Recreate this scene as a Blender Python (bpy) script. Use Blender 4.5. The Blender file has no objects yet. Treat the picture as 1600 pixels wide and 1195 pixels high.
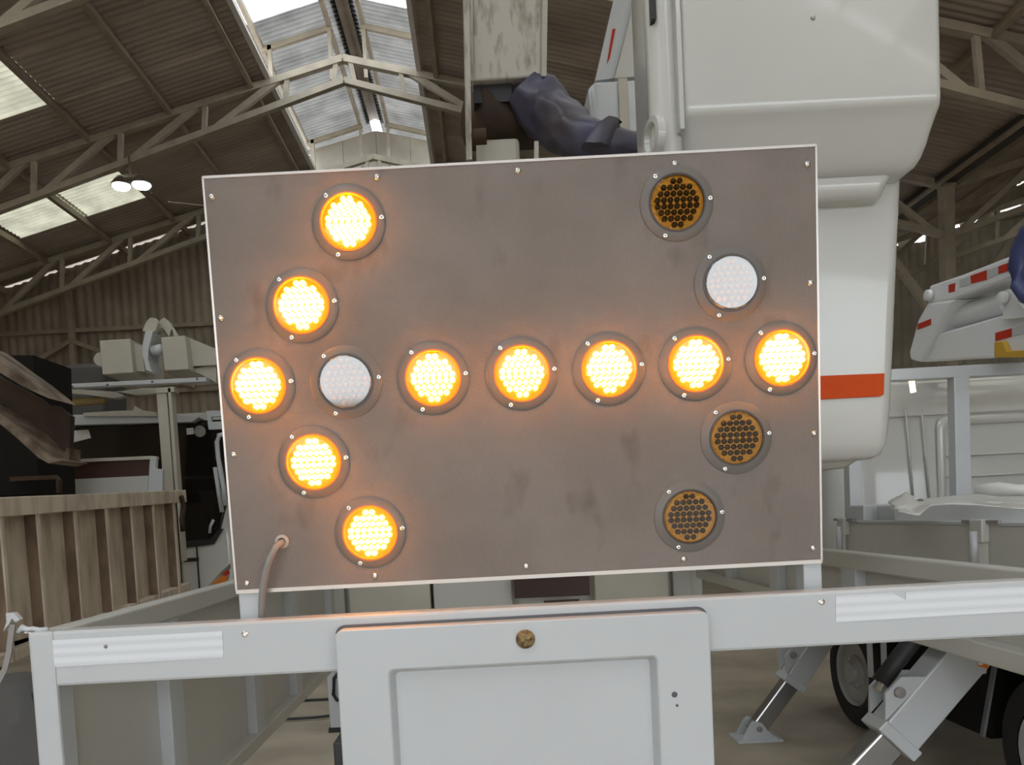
import bpy, bmesh, math, random
from mathutils import Vector, Matrix, Euler, noise
random.seed(7)
R_ = math.radians
SC = bpy.context.scene
COL = SC.collection

# ------------------------------------------------------------------ camera
EYE = Vector((0, 0, 1.55))
FPX, CX, CY = 1200.0, 758.3, 865.8
ROT = Matrix.Rotation(R_(87), 3, 'X') @ Matrix.Rotation(R_(-3), 3, 'Z')
cd = bpy.data.cameras.new('camera')
cam = bpy.data.objects.new('camera', cd)
COL.objects.link(cam)
cam.location = EYE
cam.rotation_euler = ROT.to_euler()
cd.sensor_fit = 'HORIZONTAL'
cd.sensor_width = 36.0
cd.lens = FPX / 1600 * 36
cd.shift_x = (800 - CX) / 1600
cd.shift_y = (CY - 597.5) / 1600
cd.clip_start = 0.02
cd.clip_end = 300
SC.camera = cam

# ------------------------------------------------------------------ daylight and exposure
wd = bpy.data.worlds.new('world')
SC.world = wd
wd.use_nodes = True
bg = wd.node_tree.nodes['Background']
bg.inputs['Color'].default_value = (0.88, 0.945, 1.0, 1)
bg.inputs['Strength'].default_value = 4.5
SC.view_settings.view_transform = 'Standard'
SC.view_settings.look = 'None'
SC.view_settings.gamma = 1.0
SC.view_settings.use_curve_mapping = False
SC.view_settings.exposure = 0.0
try:
    SC.cycles.max_bounces = 8
    SC.cycles.diffuse_bounces = 5
    SC.cycles.transparent_max_bounces = 12
    SC.cycles.sample_clamp_indirect = 6
    SC.cycles.use_denoising = True
except Exception:
    pass


# ------------------------------------------------------------------ helpers
def ray(u, v):
    return ROT @ Vector(((u - CX) / FPX, -(v - CY) / FPX, -1))


def P(u, v, Y):
    d = ray(u, v)
    return EYE + d * (Y / d.y)


def PX(u, v, X):
    d = ray(u, v)
    return EYE + d * (X / d.x)


WO = {}


def setp(o, label=None, cat=None, group=None, kind=None):
    if label: o['label'] = label
    if cat: o['category'] = cat
    if group: o['group'] = group
    if kind: o['kind'] = kind
    return o


def thing(name, loc, label, cat, group=None):
    o = bpy.data.objects.new(name, None)
    COL.objects.link(o)
    o.empty_display_size = 0.1
    o.location = loc
    WO[o] = Vector(loc)
    return setp(o, label, cat, group)


class MB:
    def __init__(s):
        s.v, s.f = [], []

    def add(s, vs, fs):
        n = len(s.v)
        s.v += [Vector(a) for a in vs]
        s.f += [tuple(i + n for i in q) for q in fs]
        return s

    def box(s, x0, x1, y0, y1, z0, z1):
        vs = [(x, y, z) for z in (z0, z1) for y in (y0, y1) for x in (x0, x1)]
        return s.add(vs, [(0, 2, 3, 1), (4, 5, 7, 6), (0, 1, 5, 4), (2, 6, 7, 3), (0, 4, 6, 2), (1, 3, 7, 5)])

    def bar(s, p, q, w, h, up=(0, 0, 1)):
        p, q = Vector(p), Vector(q)
        d = (q - p).normalized()
        u = Vector(up)
        sd = d.cross(u)
        if sd.length < 1e-4:
            sd = d.cross(Vector((1, 0, 0)))
        sd.normalize()
        u = sd.cross(d).normalized()
        vs = []
        for c in (p, q):
            for a, b in ((-1, -1), (1, -1), (1, 1), (-1, 1)):
                vs.append(c + sd * a * w / 2 + u * b * h / 2)
        return s.add(vs, [(3, 2, 1, 0), (4, 5, 6, 7), (0, 1, 5, 4), (1, 2, 6, 5), (2, 3, 7, 6), (3, 0, 4, 7)])

    def prism(s, pts, ext):
        """closed outline (list of Vectors) extruded by the vector ext"""
        ext = Vector(ext)
        n = len(pts)
        vs = [Vector(p) for p in pts] + [Vector(p) + ext for p in pts]
        fs = [tuple(range(n)), tuple(range(2 * n - 1, n - 1, -1))]
        fs += [(i, n + i, n + (i + 1) % n, (i + 1) % n) for i in range(n)]
        return s.add(vs, fs)

    def tube(s, path, r, n=10, cap=True):
        path = [Vector(p) for p in path]
        rs = r if isinstance(r, (list, tuple)) else [r] * len(path)
        ref = Vector((0.13, 0.21, 0.97))
        rings = []
        for i, p in enumerate(path):
            d = (path[min(i + 1, len(path) - 1)] - path[max(i - 1, 0)]).normalized()
            a = d.cross(ref)
            if a.length < 1e-3:
                a = d.cross(Vector((1, 0, 0)))
            a.normalize()
            b = d.cross(a)
            rings.append([p + (a * math.cos(t) + b * math.sin(t)) * rs[i] for t in [2 * math.pi * k / n for k in range(n)]])
        return s.rings(rings, cap)

    def rings(s, rings, cap=True, closed=True):
        n = len(rings[0])
        vs = [p for r in rings for p in r]
        fs = []
        for i in range(len(rings) - 1):
            for k in range(n if closed else n - 1):
                k2 = (k + 1) % n
                fs.append((i * n + k, i * n + k2, (i + 1) * n + k2, (i + 1) * n + k))
        if cap:
            fs.append(tuple(range(n - 1, -1, -1)))
            m = (len(rings) - 1) * n
            fs.append(tuple(range(m, m + n)))
        return s.add(vs, fs)

    def lathe(s, prof, c, axis, n=32, cap=True):
        """profile of (radius, along-axis) revolved about axis through c"""
        axis = Vector(axis).normalized()
        a = axis.cross(Vector((0, 0, 1)))
        if a.length < 1e-3:
            a = axis.cross(Vector((1, 0, 0)))
        a.normalize()
        b = axis.cross(a)
        c = Vector(c)
        rings = [[c + axis * h + (a * math.cos(t) + b * math.sin(t)) * max(r, 1e-5) for t in [2 * math.pi * k / n for k in range(n)]] for r, h in prof]
        return s.rings(rings, cap)

    def loft(s, secs, n=6, cap=True):
        """rounded-rectangle sections (z, x0, x1, y0, y1, r) joined upward"""
        rings = []
        for z, x0, x1, y0, y1, r in secs:
            ring = []
            for cx, cy, a0 in ((x1 - r, y0 + r, -90), (x1 - r, y1 - r, 0), (x0 + r, y1 - r, 90), (x0 + r, y0 + r, 180)):
                for k in range(n + 1):
                    t = R_(a0 + 90 * k / n)
                    ring.append(Vector((cx + r * math.cos(t), cy + r * math.sin(t), z)))
            rings.append(ring)
        return s.rings(rings, cap)

    def build(s, name, mat, parent=None, bevel=0, smooth=False, label=None, kind=None, seg=2, fix=True, angle=None):
        lo = Vector([min(p[i] for p in s.v) for i in range(3)])
        hi = Vector([max(p[i] for p in s.v) for i in range(3)])
        o3 = (lo + hi) / 2
        if parent is None:
            o3.z = lo.z
        me = bpy.data.meshes.new(name)
        me.from_pydata([p - o3 for p in s.v], [], s.f)
        if fix:
            bm = bmesh.new()
            bm.from_mesh(me)
            bmesh.ops.recalc_face_normals(bm, faces=bm.faces)
            bm.to_mesh(me)
            bm.free()
        me.materials.append(mat)
        return put(name, me, o3, parent, bevel, smooth, label, kind, seg, angle)


def put(name, me, o3, parent=None, bevel=0, smooth=False, label=None, kind=None, seg=2, angle=None):
    ob = bpy.data.objects.new(name, me)
    COL.objects.link(ob)
    WO[ob] = Vector(o3)
    if parent is not None:
        ob.parent = parent
        ob.location = WO[ob] - WO[parent]
    else:
        ob.location = o3
    if smooth:
        for p in me.polygons:
            p.use_smooth = True
        if angle:
            me.set_sharp_from_angle(angle=R_(angle))
    if bevel:
        m = ob.modifiers.new('bevel', 'BEVEL')
        m.width = bevel
        m.segments = seg
        m.limit_method = 'ANGLE'
        m.angle_limit = R_(35)
    if label: ob['label'] = label
    if kind: ob['kind'] = kind
    return ob


def box(name, mat, parent, x0, x1, y0, y1, z0, z1, bevel=0.0, **k):
    return MB().box(x0, x1, y0, y1, z0, z1).build(name, mat, parent, bevel, **k)


def bar(name, mat, parent, p, q, w, h, bevel=0.0, up=(0, 0, 1), **k):
    return MB().bar(p, q, w, h, up).build(name, mat, parent, bevel, **k)


def trace(name, mat, parent, pts, Y, depth, bevel=0.0, **k):
    """outline of a part standing in the plane y = Y, given depth along y"""
    return MB().prism([P(u, v, Y) for u, v in pts], (0, depth, 0)).build(name, mat, parent, bevel, **k)


# ------------------------------------------------------------------ materials
def mat(name, col, rough=0.5, metal=0.0, var=0.0, scale=6.0, col2=None, bump=0.0, bscale=60.0, coat=0.0, spec=0.5, detail=5.0, stretch=None, lo=0.35, hi=0.65):
    m = bpy.data.materials.new(name)
    m.use_nodes = True
    nt = m.node_tree
    b = nt.nodes['Principled BSDF']
    b.inputs['Base Color'].default_value = (*col, 1)
    b.inputs['Roughness'].default_value = rough
    b.inputs['Metallic'].default_value = metal
    b.inputs['Specular IOR Level'].default_value = spec
    if coat:
        b.inputs['Coat Weight'].default_value = coat
        b.inputs['Coat Roughness'].default_value = 0.06
    tc = nt.nodes.new('ShaderNodeTexCoord')
    src = tc.outputs['Object']
    geo = nt.nodes.new('ShaderNodeNewGeometry')
    src = geo.outputs['Position']
    if stretch:
        mp = nt.nodes.new('ShaderNodeMapping')
        mp.inputs['Scale'].default_value = stretch
        nt.links.new(src, mp.inputs['Vector'])
        src = mp.outputs['Vector']
    if col2 or var:
        nz = nt.nodes.new('ShaderNodeTexNoise')
        nz.inputs['Scale'].default_value = scale
        nz.inputs['Detail'].default_value = detail
        nt.links.new(src, nz.inputs['Vector'])
        cr = nt.nodes.new('ShaderNodeValToRGB')
        cr.color_ramp.elements[0].position = lo
        cr.color_ramp.elements[1].position = hi
        c2 = col2 or tuple(c * (1 - var) for c in col)
        cr.color_ramp.elements[0].color = (*c2, 1)
        cr.color_ramp.elements[1].color = (*col, 1)
        nt.links.new(nz.outputs['Fac'], cr.inputs['Fac'])
        nt.links.new(cr.outputs['Color'], b.inputs['Base Color'])
    if bump:
        n2 = nt.nodes.new('ShaderNodeTexNoise')
        n2.inputs['Scale'].default_value = bscale
        nt.links.new(src, n2.inputs['Vector'])
        bp = nt.nodes.new('ShaderNodeBump')
        bp.inputs['Strength'].default_value = bump
        bp.inputs['Distance'].default_value = 0.01
        nt.links.new(n2.outputs['Fac'], bp.inputs['Height'])
        nt.links.new(bp.outputs['Normal'], b.inputs['Normal'])
    return m


def emis(name, col, strength, base=(0.5, 0.5, 0.5)):
    m = mat(name, base, 0.4)
    b = m.node_tree.nodes['Principled BSDF']
    b.inputs['Emission Color'].default_value = (*col, 1)
    b.inputs['Emission Strength'].default_value = strength
    return m


def cover_mat(name, tint, refl, rough=0.02, ior=1.5):
    """thin clear plastic: tinted see-through plus a mirror reflection"""
    m = bpy.data.materials.new(name)
    m.use_nodes = True
    nt = m.node_tree
    nt.nodes.clear()
    out = nt.nodes.new('ShaderNodeOutputMaterial')
    mx = nt.nodes.new('ShaderNodeMixShader')
    tr = nt.nodes.new('ShaderNodeBsdfTransparent')
    tr.inputs['Color'].default_value = (*tint, 1)
    gl = nt.nodes.new('ShaderNodeBsdfGlossy')
    gl.inputs['Roughness'].default_value = rough
    lw = nt.nodes.new('ShaderNodeFresnel')
    lw.inputs['IOR'].default_value = ior
    mu = nt.nodes.new('ShaderNodeMath')
    mu.operation = 'MULTIPLY'
    mu.inputs[1].default_value = refl
    mu.use_clamp = True
    nt.links.new(lw.outputs['Fac'], mu.inputs[0])
    nt.links.new(mu.outputs[0], mx.inputs['Fac'])
    nt.links.new(tr.outputs[0], mx.inputs[1])
    nt.links.new(gl.outputs[0], mx.inputs[2])
    nt.links.new(mx.outputs[0], out.inputs['Surface'])
    return m


def sheet_glass(name, col, clear=0.0):
    """weathered translucent roofing sheet"""
    m = bpy.data.materials.new(name)
    m.use_nodes = True
    nt = m.node_tree
    nt.nodes.clear()
    out = nt.nodes.new('ShaderNodeOutputMaterial')
    mx = nt.nodes.new('ShaderNodeMixShader')
    tl = nt.nodes.new('ShaderNodeBsdfTranslucent')
    tp = nt.nodes.new('ShaderNodeBsdfTransparent')
    geo = nt.nodes.new('ShaderNodeNewGeometry')
    nz = nt.nodes.new('ShaderNodeTexNoise')
    nz.inputs['Scale'].default_value = 2.2
    nz.inputs['Detail'].default_value = 6
    cr = nt.nodes.new('ShaderNodeValToRGB')
    cr.color_ramp.elements[0].position = 0.3
    cr.color_ramp.elements[0].color = (*[c * 0.6 for c in col], 1)
    cr.color_ramp.elements[1].position = 0.65
    cr.color_ramp.elements[1].color = (*col, 1)
    nt.links.new(geo.outputs['Position'], nz.inputs['Vector'])
    nt.links.new(nz.outputs['Fac'], cr.inputs['Fac'])
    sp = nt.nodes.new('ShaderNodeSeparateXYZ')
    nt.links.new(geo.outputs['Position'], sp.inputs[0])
    corr_shade = []  # sine bands put corrugation shading into the sheet colour
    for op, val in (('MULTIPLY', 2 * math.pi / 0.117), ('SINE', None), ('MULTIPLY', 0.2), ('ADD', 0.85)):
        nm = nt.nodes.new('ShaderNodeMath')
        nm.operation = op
        nt.links.new(corr_shade[-1] if corr_shade else sp.outputs[1], nm.inputs[0])
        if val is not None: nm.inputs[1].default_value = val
        corr_shade.append(nm.outputs[0])
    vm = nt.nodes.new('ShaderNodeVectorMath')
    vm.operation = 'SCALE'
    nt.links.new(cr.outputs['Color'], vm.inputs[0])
    nt.links.new(corr_shade[-1], vm.inputs['Scale'])
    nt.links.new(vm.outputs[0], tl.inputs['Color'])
    mx.inputs['Fac'].default_value = clear
    nt.links.new(tl.outputs[0], mx.inputs[1])
    nt.links.new(tp.outputs[0], mx.inputs[2])
    nt.links.new(mx.outputs[0], out.inputs['Surface'])
    return m


M = {}
M['white'] = mat('white_paint', (0.53, 0.55, 0.57), 0.32, var=0.05, scale=3, coat=0.3)
M['white2'] = mat('white_gelcoat', (0.585, 0.58, 0.55), 0.22, var=0.05, scale=2, coat=0.6)
M['cream'] = mat('cream_paint', (0.50, 0.47, 0.40), 0.4, var=0.1, scale=3)
M['greypaint'] = mat('light_grey_paint', (0.53, 0.52, 0.48), 0.35, var=0.06, scale=3, coat=0.2)
M['dirtywhite'] = mat('dirty_white_paint', (0.52, 0.49, 0.44), 0.5, col2=(0.30, 0.26, 0.21), scale=9, stretch=(3, 3, 0.8), lo=0.32, hi=0.5)
M['alu'] = mat('aluminium_edge', (0.62, 0.58, 0.55), 0.35, 0.7)
M['steel'] = mat('bright_steel', (0.75, 0.73, 0.70), 0.22, 1.0)
M['chrome'] = mat('chrome_rod', (0.42, 0.42, 0.43), 0.2, 1.0)
M['black'] = mat('black_plastic', (0.018, 0.018, 0.02), 0.5)
M['rubber'] = mat('tyre_rubber', (0.02, 0.02, 0.021), 0.75, bump=0.2, bscale=40)
M['chassis'] = mat('dark_chassis', (0.014, 0.012, 0.010), 0.85, spec=0.15)
M['seal'] = mat('grey_rubber_seal', (0.10, 0.10, 0.11), 0.6)
M['cable'] = mat('grey_cable', (0.27, 0.25, 0.24), 0.5)
M['grommet'] = mat('grey_grommet', (0.42, 0.38, 0.35), 0.5)
M['flange'] = mat('lamp_flange_plastic', (0.165, 0.145, 0.132), 0.42)
M['bezel'] = mat('lamp_bezel', (0.05, 0.03, 0.02), 0.3)
M['truss'] = mat('truss_cream_paint', (0.46, 0.40, 0.31), 0.55, var=0.2, scale=4)
M['purlin'] = mat('purlin_paint', (0.38, 0.31, 0.23), 0.6, var=0.2, scale=4)
M['roof'] = mat('roof_sheet_old', (0.52, 0.45, 0.39), 0.7, col2=(0.35, 0.295, 0.245), scale=1.3, detail=6, stretch=(0.5, 1.6, 0.5), lo=0.3, hi=0.7)
M['roofedge'] = mat('roof_edge_beam', (0.62, 0.58, 0.52), 0.6)
M['wall'] = mat('wall_sheet_old', (0.36, 0.30, 0.23), 0.65, col2=(0.25, 0.20, 0.15), scale=1.1, detail=5)
M['walllite'] = mat('wall_masonry', (0.47, 0.43, 0.36), 0.8, var=0.2, scale=2)
M['floor'] = mat('concrete_floor', (0.46, 0.395, 0.31), 0.55, col2=(0.31, 0.265, 0.205), scale=1.6, detail=8, bump=0.1, bscale=30)
M['yard'] = mat('yard_ground', (0.42, 0.40, 0.37), 0.9, var=0.2, scale=0.5)
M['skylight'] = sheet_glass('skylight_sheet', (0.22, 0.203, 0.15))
M['skylight_added'] = sheet_glass('added_skylight_sheet', (0.62, 0.58, 0.49))  # brighter sheets for skylights added out of view to light the interior
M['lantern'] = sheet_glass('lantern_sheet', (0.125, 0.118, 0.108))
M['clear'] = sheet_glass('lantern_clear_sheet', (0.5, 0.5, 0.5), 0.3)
M['red'] = mat('red_reflective', (0.50, 0.040, 0.018), 0.5, var=0.1, scale=40, spec=0.2)
M['white_lit'] = mat('lit_white_paint', (0.76, 0.77, 0.78), 0.3, var=0.04, scale=3, coat=0.3)  # paler copy of the white, stands in for light lacking from above
M['orange_tape'] = mat('orange_reflective', (0.62, 0.075, 0.010), 0.55, var=0.06, scale=60, spec=0.15)
M['silver_tape'] = mat('silver_reflective', (0.50, 0.51, 0.52), 0.35)
M['amber'] = mat('amber_lens', (0.75, 0.20, 0.02), 0.3)
M['blue'] = mat('navy_tarpaulin', (0.070, 0.070, 0.125), 0.42, col2=(0.05, 0.04, 0.05), scale=5)
M['hose_blue'] = mat('blue_hose', (0.05, 0.06, 0.16), 0.4)
M['yellow'] = mat('yellow_strap', (0.55, 0.32, 0.03), 0.6)
M['rust'] = mat('rusty_brown_steel', (0.060, 0.032, 0.015), 0.8, col2=(0.028, 0.014, 0.007), scale=4, detail=6)
M['rustlight'] = mat('worn_flange_steel', (0.20, 0.155, 0.11), 0.75, col2=(0.06, 0.036, 0.02), scale=7, detail=6)
M['brown'] = mat('dark_brown_paint', (0.055, 0.022, 0.014), 0.5)
M['bin'] = mat('bin_panel_cream', (0.62, 0.54, 0.43), 0.65, col2=(0.38, 0.31, 0.235), scale=5, detail=7, stretch=(2, 2, 0.5), lo=0.3, hi=0.58)
M['binrib'] = mat('bin_rib_brown', (0.24, 0.165, 0.11), 0.65, col2=(0.13, 0.085, 0.055), scale=6, detail=6, stretch=(1, 1, 0.6))
M['glass'] = mat('dark_glass', (0.012, 0.010, 0.008), 0.06, spec=0.6)
M['headlight'] = mat('headlight_lens', (0.55, 0.52, 0.48), 0.2, 0.3)
M['bronze'] = mat('gold_sealant', (0.34, 0.24, 0.10), 0.45, 0.3, col2=(0.10, 0.06, 0.03), scale=120, bump=0.7, bscale=160)
M['film'] = mat('crumpled_film', (0.66, 0.66, 0.64), 0.3, spec=0.7)
M['hub'] = mat('wheel_grey', (0.46, 0.46, 0.47), 0.45, 0.2)
M['greydark'] = mat('dark_grey_tarp', (0.075, 0.07, 0.065), 0.7, var=0.2, scale=3)
M['foam'] = mat('yellow_tube', (0.35, 0.25, 0.10), 0.7)

# textured film of the arrow board: fine diagonal dots, faint stains
m = mat('board_film', (0.222, 0.183, 0.162), 0.42, col2=(0.188, 0.154, 0.135), scale=4.5, detail=5, lo=0.36, hi=0.62)
nt = m.node_tree
b = nt.nodes['Principled BSDF']
geo = nt.nodes.new('ShaderNodeNewGeometry')
sep = nt.nodes.new('ShaderNodeSeparateXYZ')
nt.links.new(geo.outputs['Position'], sep.inputs[0])


def node_math(nt, op, a, b_=None):
    n = nt.nodes.new('ShaderNodeMath')
    n.operation = op
    for i, x in enumerate((a, b_)):
        if x is None: continue
        if isinstance(x, (int, float)): n.inputs[i].default_value = x
        else: nt.links.new(x, n.inputs[i])
    return n.outputs[0]


k = 2 * math.pi / 0.0058
s1 = node_math(nt, 'SINE', node_math(nt, 'MULTIPLY', node_math(nt, 'ADD', sep.outputs[0], sep.outputs[2]), k))
s2 = node_math(nt, 'SINE', node_math(nt, 'MULTIPLY', node_math(nt, 'SUBTRACT', sep.outputs[0], sep.outputs[2]), k))
pr = node_math(nt, 'MULTIPLY', s1, s2)
bp = nt.nodes.new('ShaderNodeBump')
bp.inputs['Strength'].default_value = 0.5
bp.inputs['Distance'].default_value = 0.0006
nt.links.new(pr, bp.inputs['Height'])
nt.links.new(bp.outputs['Normal'], b.inputs['Normal'])
old = b.inputs['Base Color'].links[0].from_socket
nzs = nt.nodes.new('ShaderNodeTexNoise')
nzs.inputs['Scale'].default_value = 11
nzs.inputs['Detail'].default_value = 3
mp = nt.nodes.new('ShaderNodeMapping')
mp.inputs['Scale'].default_value = (1, 1, 0.55)
nt.links.new(geo.outputs['Position'], mp.inputs[0])
nt.links.new(mp.outputs[0], nzs.inputs['Vector'])
cr = nt.nodes.new('ShaderNodeValToRGB')
cr.color_ramp.elements[0].position = 0.22
cr.color_ramp.elements[0].color = (0.6, 0.55, 0.5, 1)
cr.color_ramp.elements[1].position = 0.40
cr.color_ramp.elements[1].color = (1, 1, 1, 1)
nt.links.new(nzs.outputs['Fac'], cr.inputs[0])
dots = node_math(nt, 'ADD', node_math(nt, 'MULTIPLY', pr, 0.13), 1.0)
mulc = nt.nodes.new('ShaderNodeMix')
mulc.data_type = 'RGBA'
mulc.blend_type = 'MULTIPLY'
mulc.inputs[0].default_value = 1
nt.links.new(old, mulc.inputs[6])
nt.links.new(cr.outputs[0], mulc.inputs[7])
mul2 = nt.nodes.new('ShaderNodeVectorMath')
mul2.operation = 'SCALE'
nt.links.new(mulc.outputs[2], mul2.inputs[0])
nt.links.new(dots, mul2.inputs['Scale'])
nt.links.new(mul2.outputs[0], b.inputs['Base Color'])
M['film_board'] = m

# white prismatic tape: crossed fine lines
m = mat('prismatic_tape', (0.78, 0.80, 0.83), 0.25, spec=0.6)
nt = m.node_tree
b = nt.nodes['Principled BSDF']
geo = nt.nodes.new('ShaderNodeNewGeometry')
sep = nt.nodes.new('ShaderNodeSeparateXYZ')
nt.links.new(geo.outputs['Position'], sep.inputs[0])
k = 2 * math.pi / 0.006
s1 = node_math(nt, 'SINE', node_math(nt, 'MULTIPLY', node_math(nt, 'ADD', sep.outputs[0], sep.outputs[2]), k))
s2 = node_math(nt, 'SINE', node_math(nt, 'MULTIPLY', node_math(nt, 'SUBTRACT', sep.outputs[0], sep.outputs[2]), k))
line = node_math(nt, 'MAXIMUM', s1, s2)
bands = node_math(nt, 'MULTIPLY', node_math(nt, 'SINE', node_math(nt, 'MULTIPLY', sep.outputs[2], 2 * math.pi / 0.019)), 0.22)
g = node_math(nt, 'ADD', node_math(nt, 'MULTIPLY', line, 0.8), bands)
cr = nt.nodes.new('ShaderNodeValToRGB')
cr.color_ramp.elements[0].position = 0.55
cr.color_ramp.elements[0].color = (0.74, 0.76, 0.80, 1)
cr.color_ramp.elements[1].position = 1.0
cr.color_ramp.elements[1].color = (0.50, 0.53, 0.58, 1)
nt.links.new(g, cr.inputs[0])
nt.links.new(cr.outputs[0], b.inputs['Base Color'])
M['tape'] = m

# ------------------------------------------------------------------ the hall
RX, RZ, RS = -1.95, 9.28, 0.262          # ridge x, truss apex height, roof slope
SPAN = 10.07
FARY, BACKY = 17.6, -7.0
ROOFZ = RZ + 0.17
OPEN = 1.28
PURL = [1.56 + 1.39 * i for i in range(7)]

setp(box('floor', M['floor'], None, -13, 19, BACKY, 19, -0.12, 0.0), 'worn brown grey concrete floor of the workshop hall', 'floor', kind='structure')
setp(box('ground', M['yard'], None, -40, 45, -60, BACKY, -0.14, -0.02), 'pale concrete yard outside the open hall door', 'ground', kind='structure')


def corrugated(length, width, pitch=0.117, amp=0.02, seg=4):
    n = int(round(width / pitch)) * seg
    vs, fs = [], []
    for i in range(n + 1):
        y = width * i / n
        z = amp * math.sin(2 * math.pi * i / seg)
        vs += [Vector((-length / 2, y - width / 2, z)), Vector((length / 2, y - width / 2, z))]
        if i:
            fs.append((2 * i - 2, 2 * i - 1, 2 * i + 1, 2 * i))
    me = bpy.data.meshes.new('roof_sheet')
    me.from_pydata(vs, [], fs)
    for p in me.polygons:
        p.use_smooth = True
    return me


SW = 1.17
sheet_meshes = {}


def sheet(par, d0, d1, y0, sgn, ridge_x, ridge_z, matl, name='roof_sheet', w=SW):
    ln = (d1 - d0) * math.hypot(1, RS) + 0.06
    key = (round(ln, 3), matl.name, w)
    if key not in sheet_meshes:
        me = corrugated(ln, w + 0.02)
        me.materials.append(matl)
        sheet_meshes[key] = me
    dm = (d0 + d1) / 2
    o = put(name, sheet_meshes[key], Vector((ridge_x + sgn * dm, y0 + w / 2, ridge_z - RS * dm + random.uniform(-.004, .004))), par)
    o.rotation_euler = (0, sgn * math.atan(RS), 0)
    return o


edges_d = [OPEN] + PURL[1:] + [SPAN]
for side, sgn in (('left', -1), ('right', 1)):
    ce = thing('ceiling', (RX + sgn * 5, 6, ROOFZ - RS * 5), 'dark corrugated sheet roof slope of the main hall, %s side' % side, 'roof')
    ce['kind'] = 'structure'
    y = 14.7 - SW * 18
    ki = -18
    while y < FARY:
        for r in range(len(edges_d) - 1):
            sky = (sgn == -1 and r in (2, 3) and ki in (0, -3)) or (r in (1, 2, 3, 4) and ki < -5 and ki % 2 == 0)  # the near rows are unseen skylights, added to brighten the hall
            sheet(ce, edges_d[r], edges_d[r + 1], y, sgn, RX, ROOFZ + 0.02, (M['skylight_added'] if ki < -5 else M['skylight']) if sky else M['roof'], 'skylight_sheet' if sky else 'roof_sheet')
        y += SW
        ki += 1
    for d in PURL:
        x = RX + sgn * d
        z = RZ + 0.05 - RS * d
        bar('purlin', M['purlin'], ce, (x, BACKY, z), (x, FARY, z), 0.07, 0.15, up=(sgn * RS, 0, 1))
    x = RX + sgn * OPEN
    z = RZ + 0.12 - RS * OPEN
    bar('opening_edge_beam', M['roofedge'], ce, (x, BACKY, z), (x, FARY, z), 0.08, 0.16, up=(sgn * RS, 0, 1))

# raised ridge lantern
LZ = 10.4
lan = thing('ceiling', (RX, 8, LZ), 'pale grey raised ridge lantern above the hall roof opening', 'roof')
lan['kind'] = 'structure'
for sgn in (-1, 1):
    y = 13.4 - SW * 10
    i = -10
    while y < FARY - 0.2:
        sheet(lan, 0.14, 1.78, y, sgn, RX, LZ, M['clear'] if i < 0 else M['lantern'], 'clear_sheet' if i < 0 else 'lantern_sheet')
        y += SW
        i += 1
    for d in (0.3, 1.5):
        bar('lantern_purlin', M['truss'], lan, (RX + sgn * d, BACKY, LZ - 0.1 - RS * d), (RX + sgn * d, FARY, LZ - 0.1 - RS * d), 0.07, 0.1)
    for yy in (10.2, 13.9, 17.3):
        bar('lantern_rafter', M['truss'], lan, (RX + sgn * 0.25, yy, LZ - 0.16 - RS * 0.25), (RX + sgn * 1.5, yy, LZ - 0.16 - RS * 1.5), 0.07, 0.09)
        bar('lantern_post', M['truss'], lan, (RX + sgn * 1.36, yy, ROOFZ - RS * 1.36), (RX + sgn * 1.36, yy, LZ - 0.12 - RS * 1.4), 0.07, 0.07)
        bar('lantern_hanger', M['truss'], lan, (RX + sgn * 0.3, yy, RZ), (RX + sgn * 0.3, yy, LZ - 0.15), 0.06, 0.06)
MB().prism([Vector((RX - .2, BACKY, LZ - .03)), Vector((RX, BACKY, LZ + .05)), Vector((RX + .2, BACKY, LZ - .03)), Vector((RX, BACKY, LZ + .09))], (0, FARY - BACKY, 0)).build('ridge_cap', M['roof'], lan)


# trusses
def truss(Y, apex_x, label, dmax=SPAN, left=True, right=True, far=None):
    t = thing('roof_truss', (apex_x, Y, 0), label, 'truss', 'cream steel trusses carrying the hall roof')

    def top(d): return RZ - 0.258 * d
    def bot(d): return RZ - 0.36 - 0.305 * d
    for sgn in ([-1] if left else []) + ([1] if right else []):
        X = lambda d: apex_x + sgn * d
        bar('top_chord', M['truss'], t, (X(0), Y, top(0)), (X(dmax), Y, top(dmax)), 0.11, 0.11)
        bar('bottom_chord', M['truss'], t, (X(0), Y, bot(0)), (X(dmax), Y, bot(dmax)), 0.11, 0.10)
        ds = [0.12, 0.95, 2.35, 3.8, 5.3, 6.8, 8.3, dmax - 0.1]
        for i, d in enumerate(ds):
            bar('strut', M['truss'], t, (X(d + 0.06), Y, bot(d + 0.06)), (X(d), Y, top(d)), 0.07, 0.075)
            if 1 <= i < len(ds) - 1:
                d2 = ds[i + 1]
                bar('diagonal', M['truss'], t, (X(d2 - 0.12), Y, bot(d2 - 0.12)), (X(d + 0.14), Y, top(d + 0.14)), 0.075, 0.10)
    return t


truss(9.75, RX, 'cream steel roof truss nearest the camera, seen at the top right behind the bucket')
t1 = truss(13.3, RX, 'cream steel roof truss crossing above the arrow board, its apex under the skylit ridge')
truss(16.85, RX, 'farthest cream steel roof truss, just before the end wall')
truss(2.6, RX, 'cream steel roof truss passing overhead out of the top corner of the picture')

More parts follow.
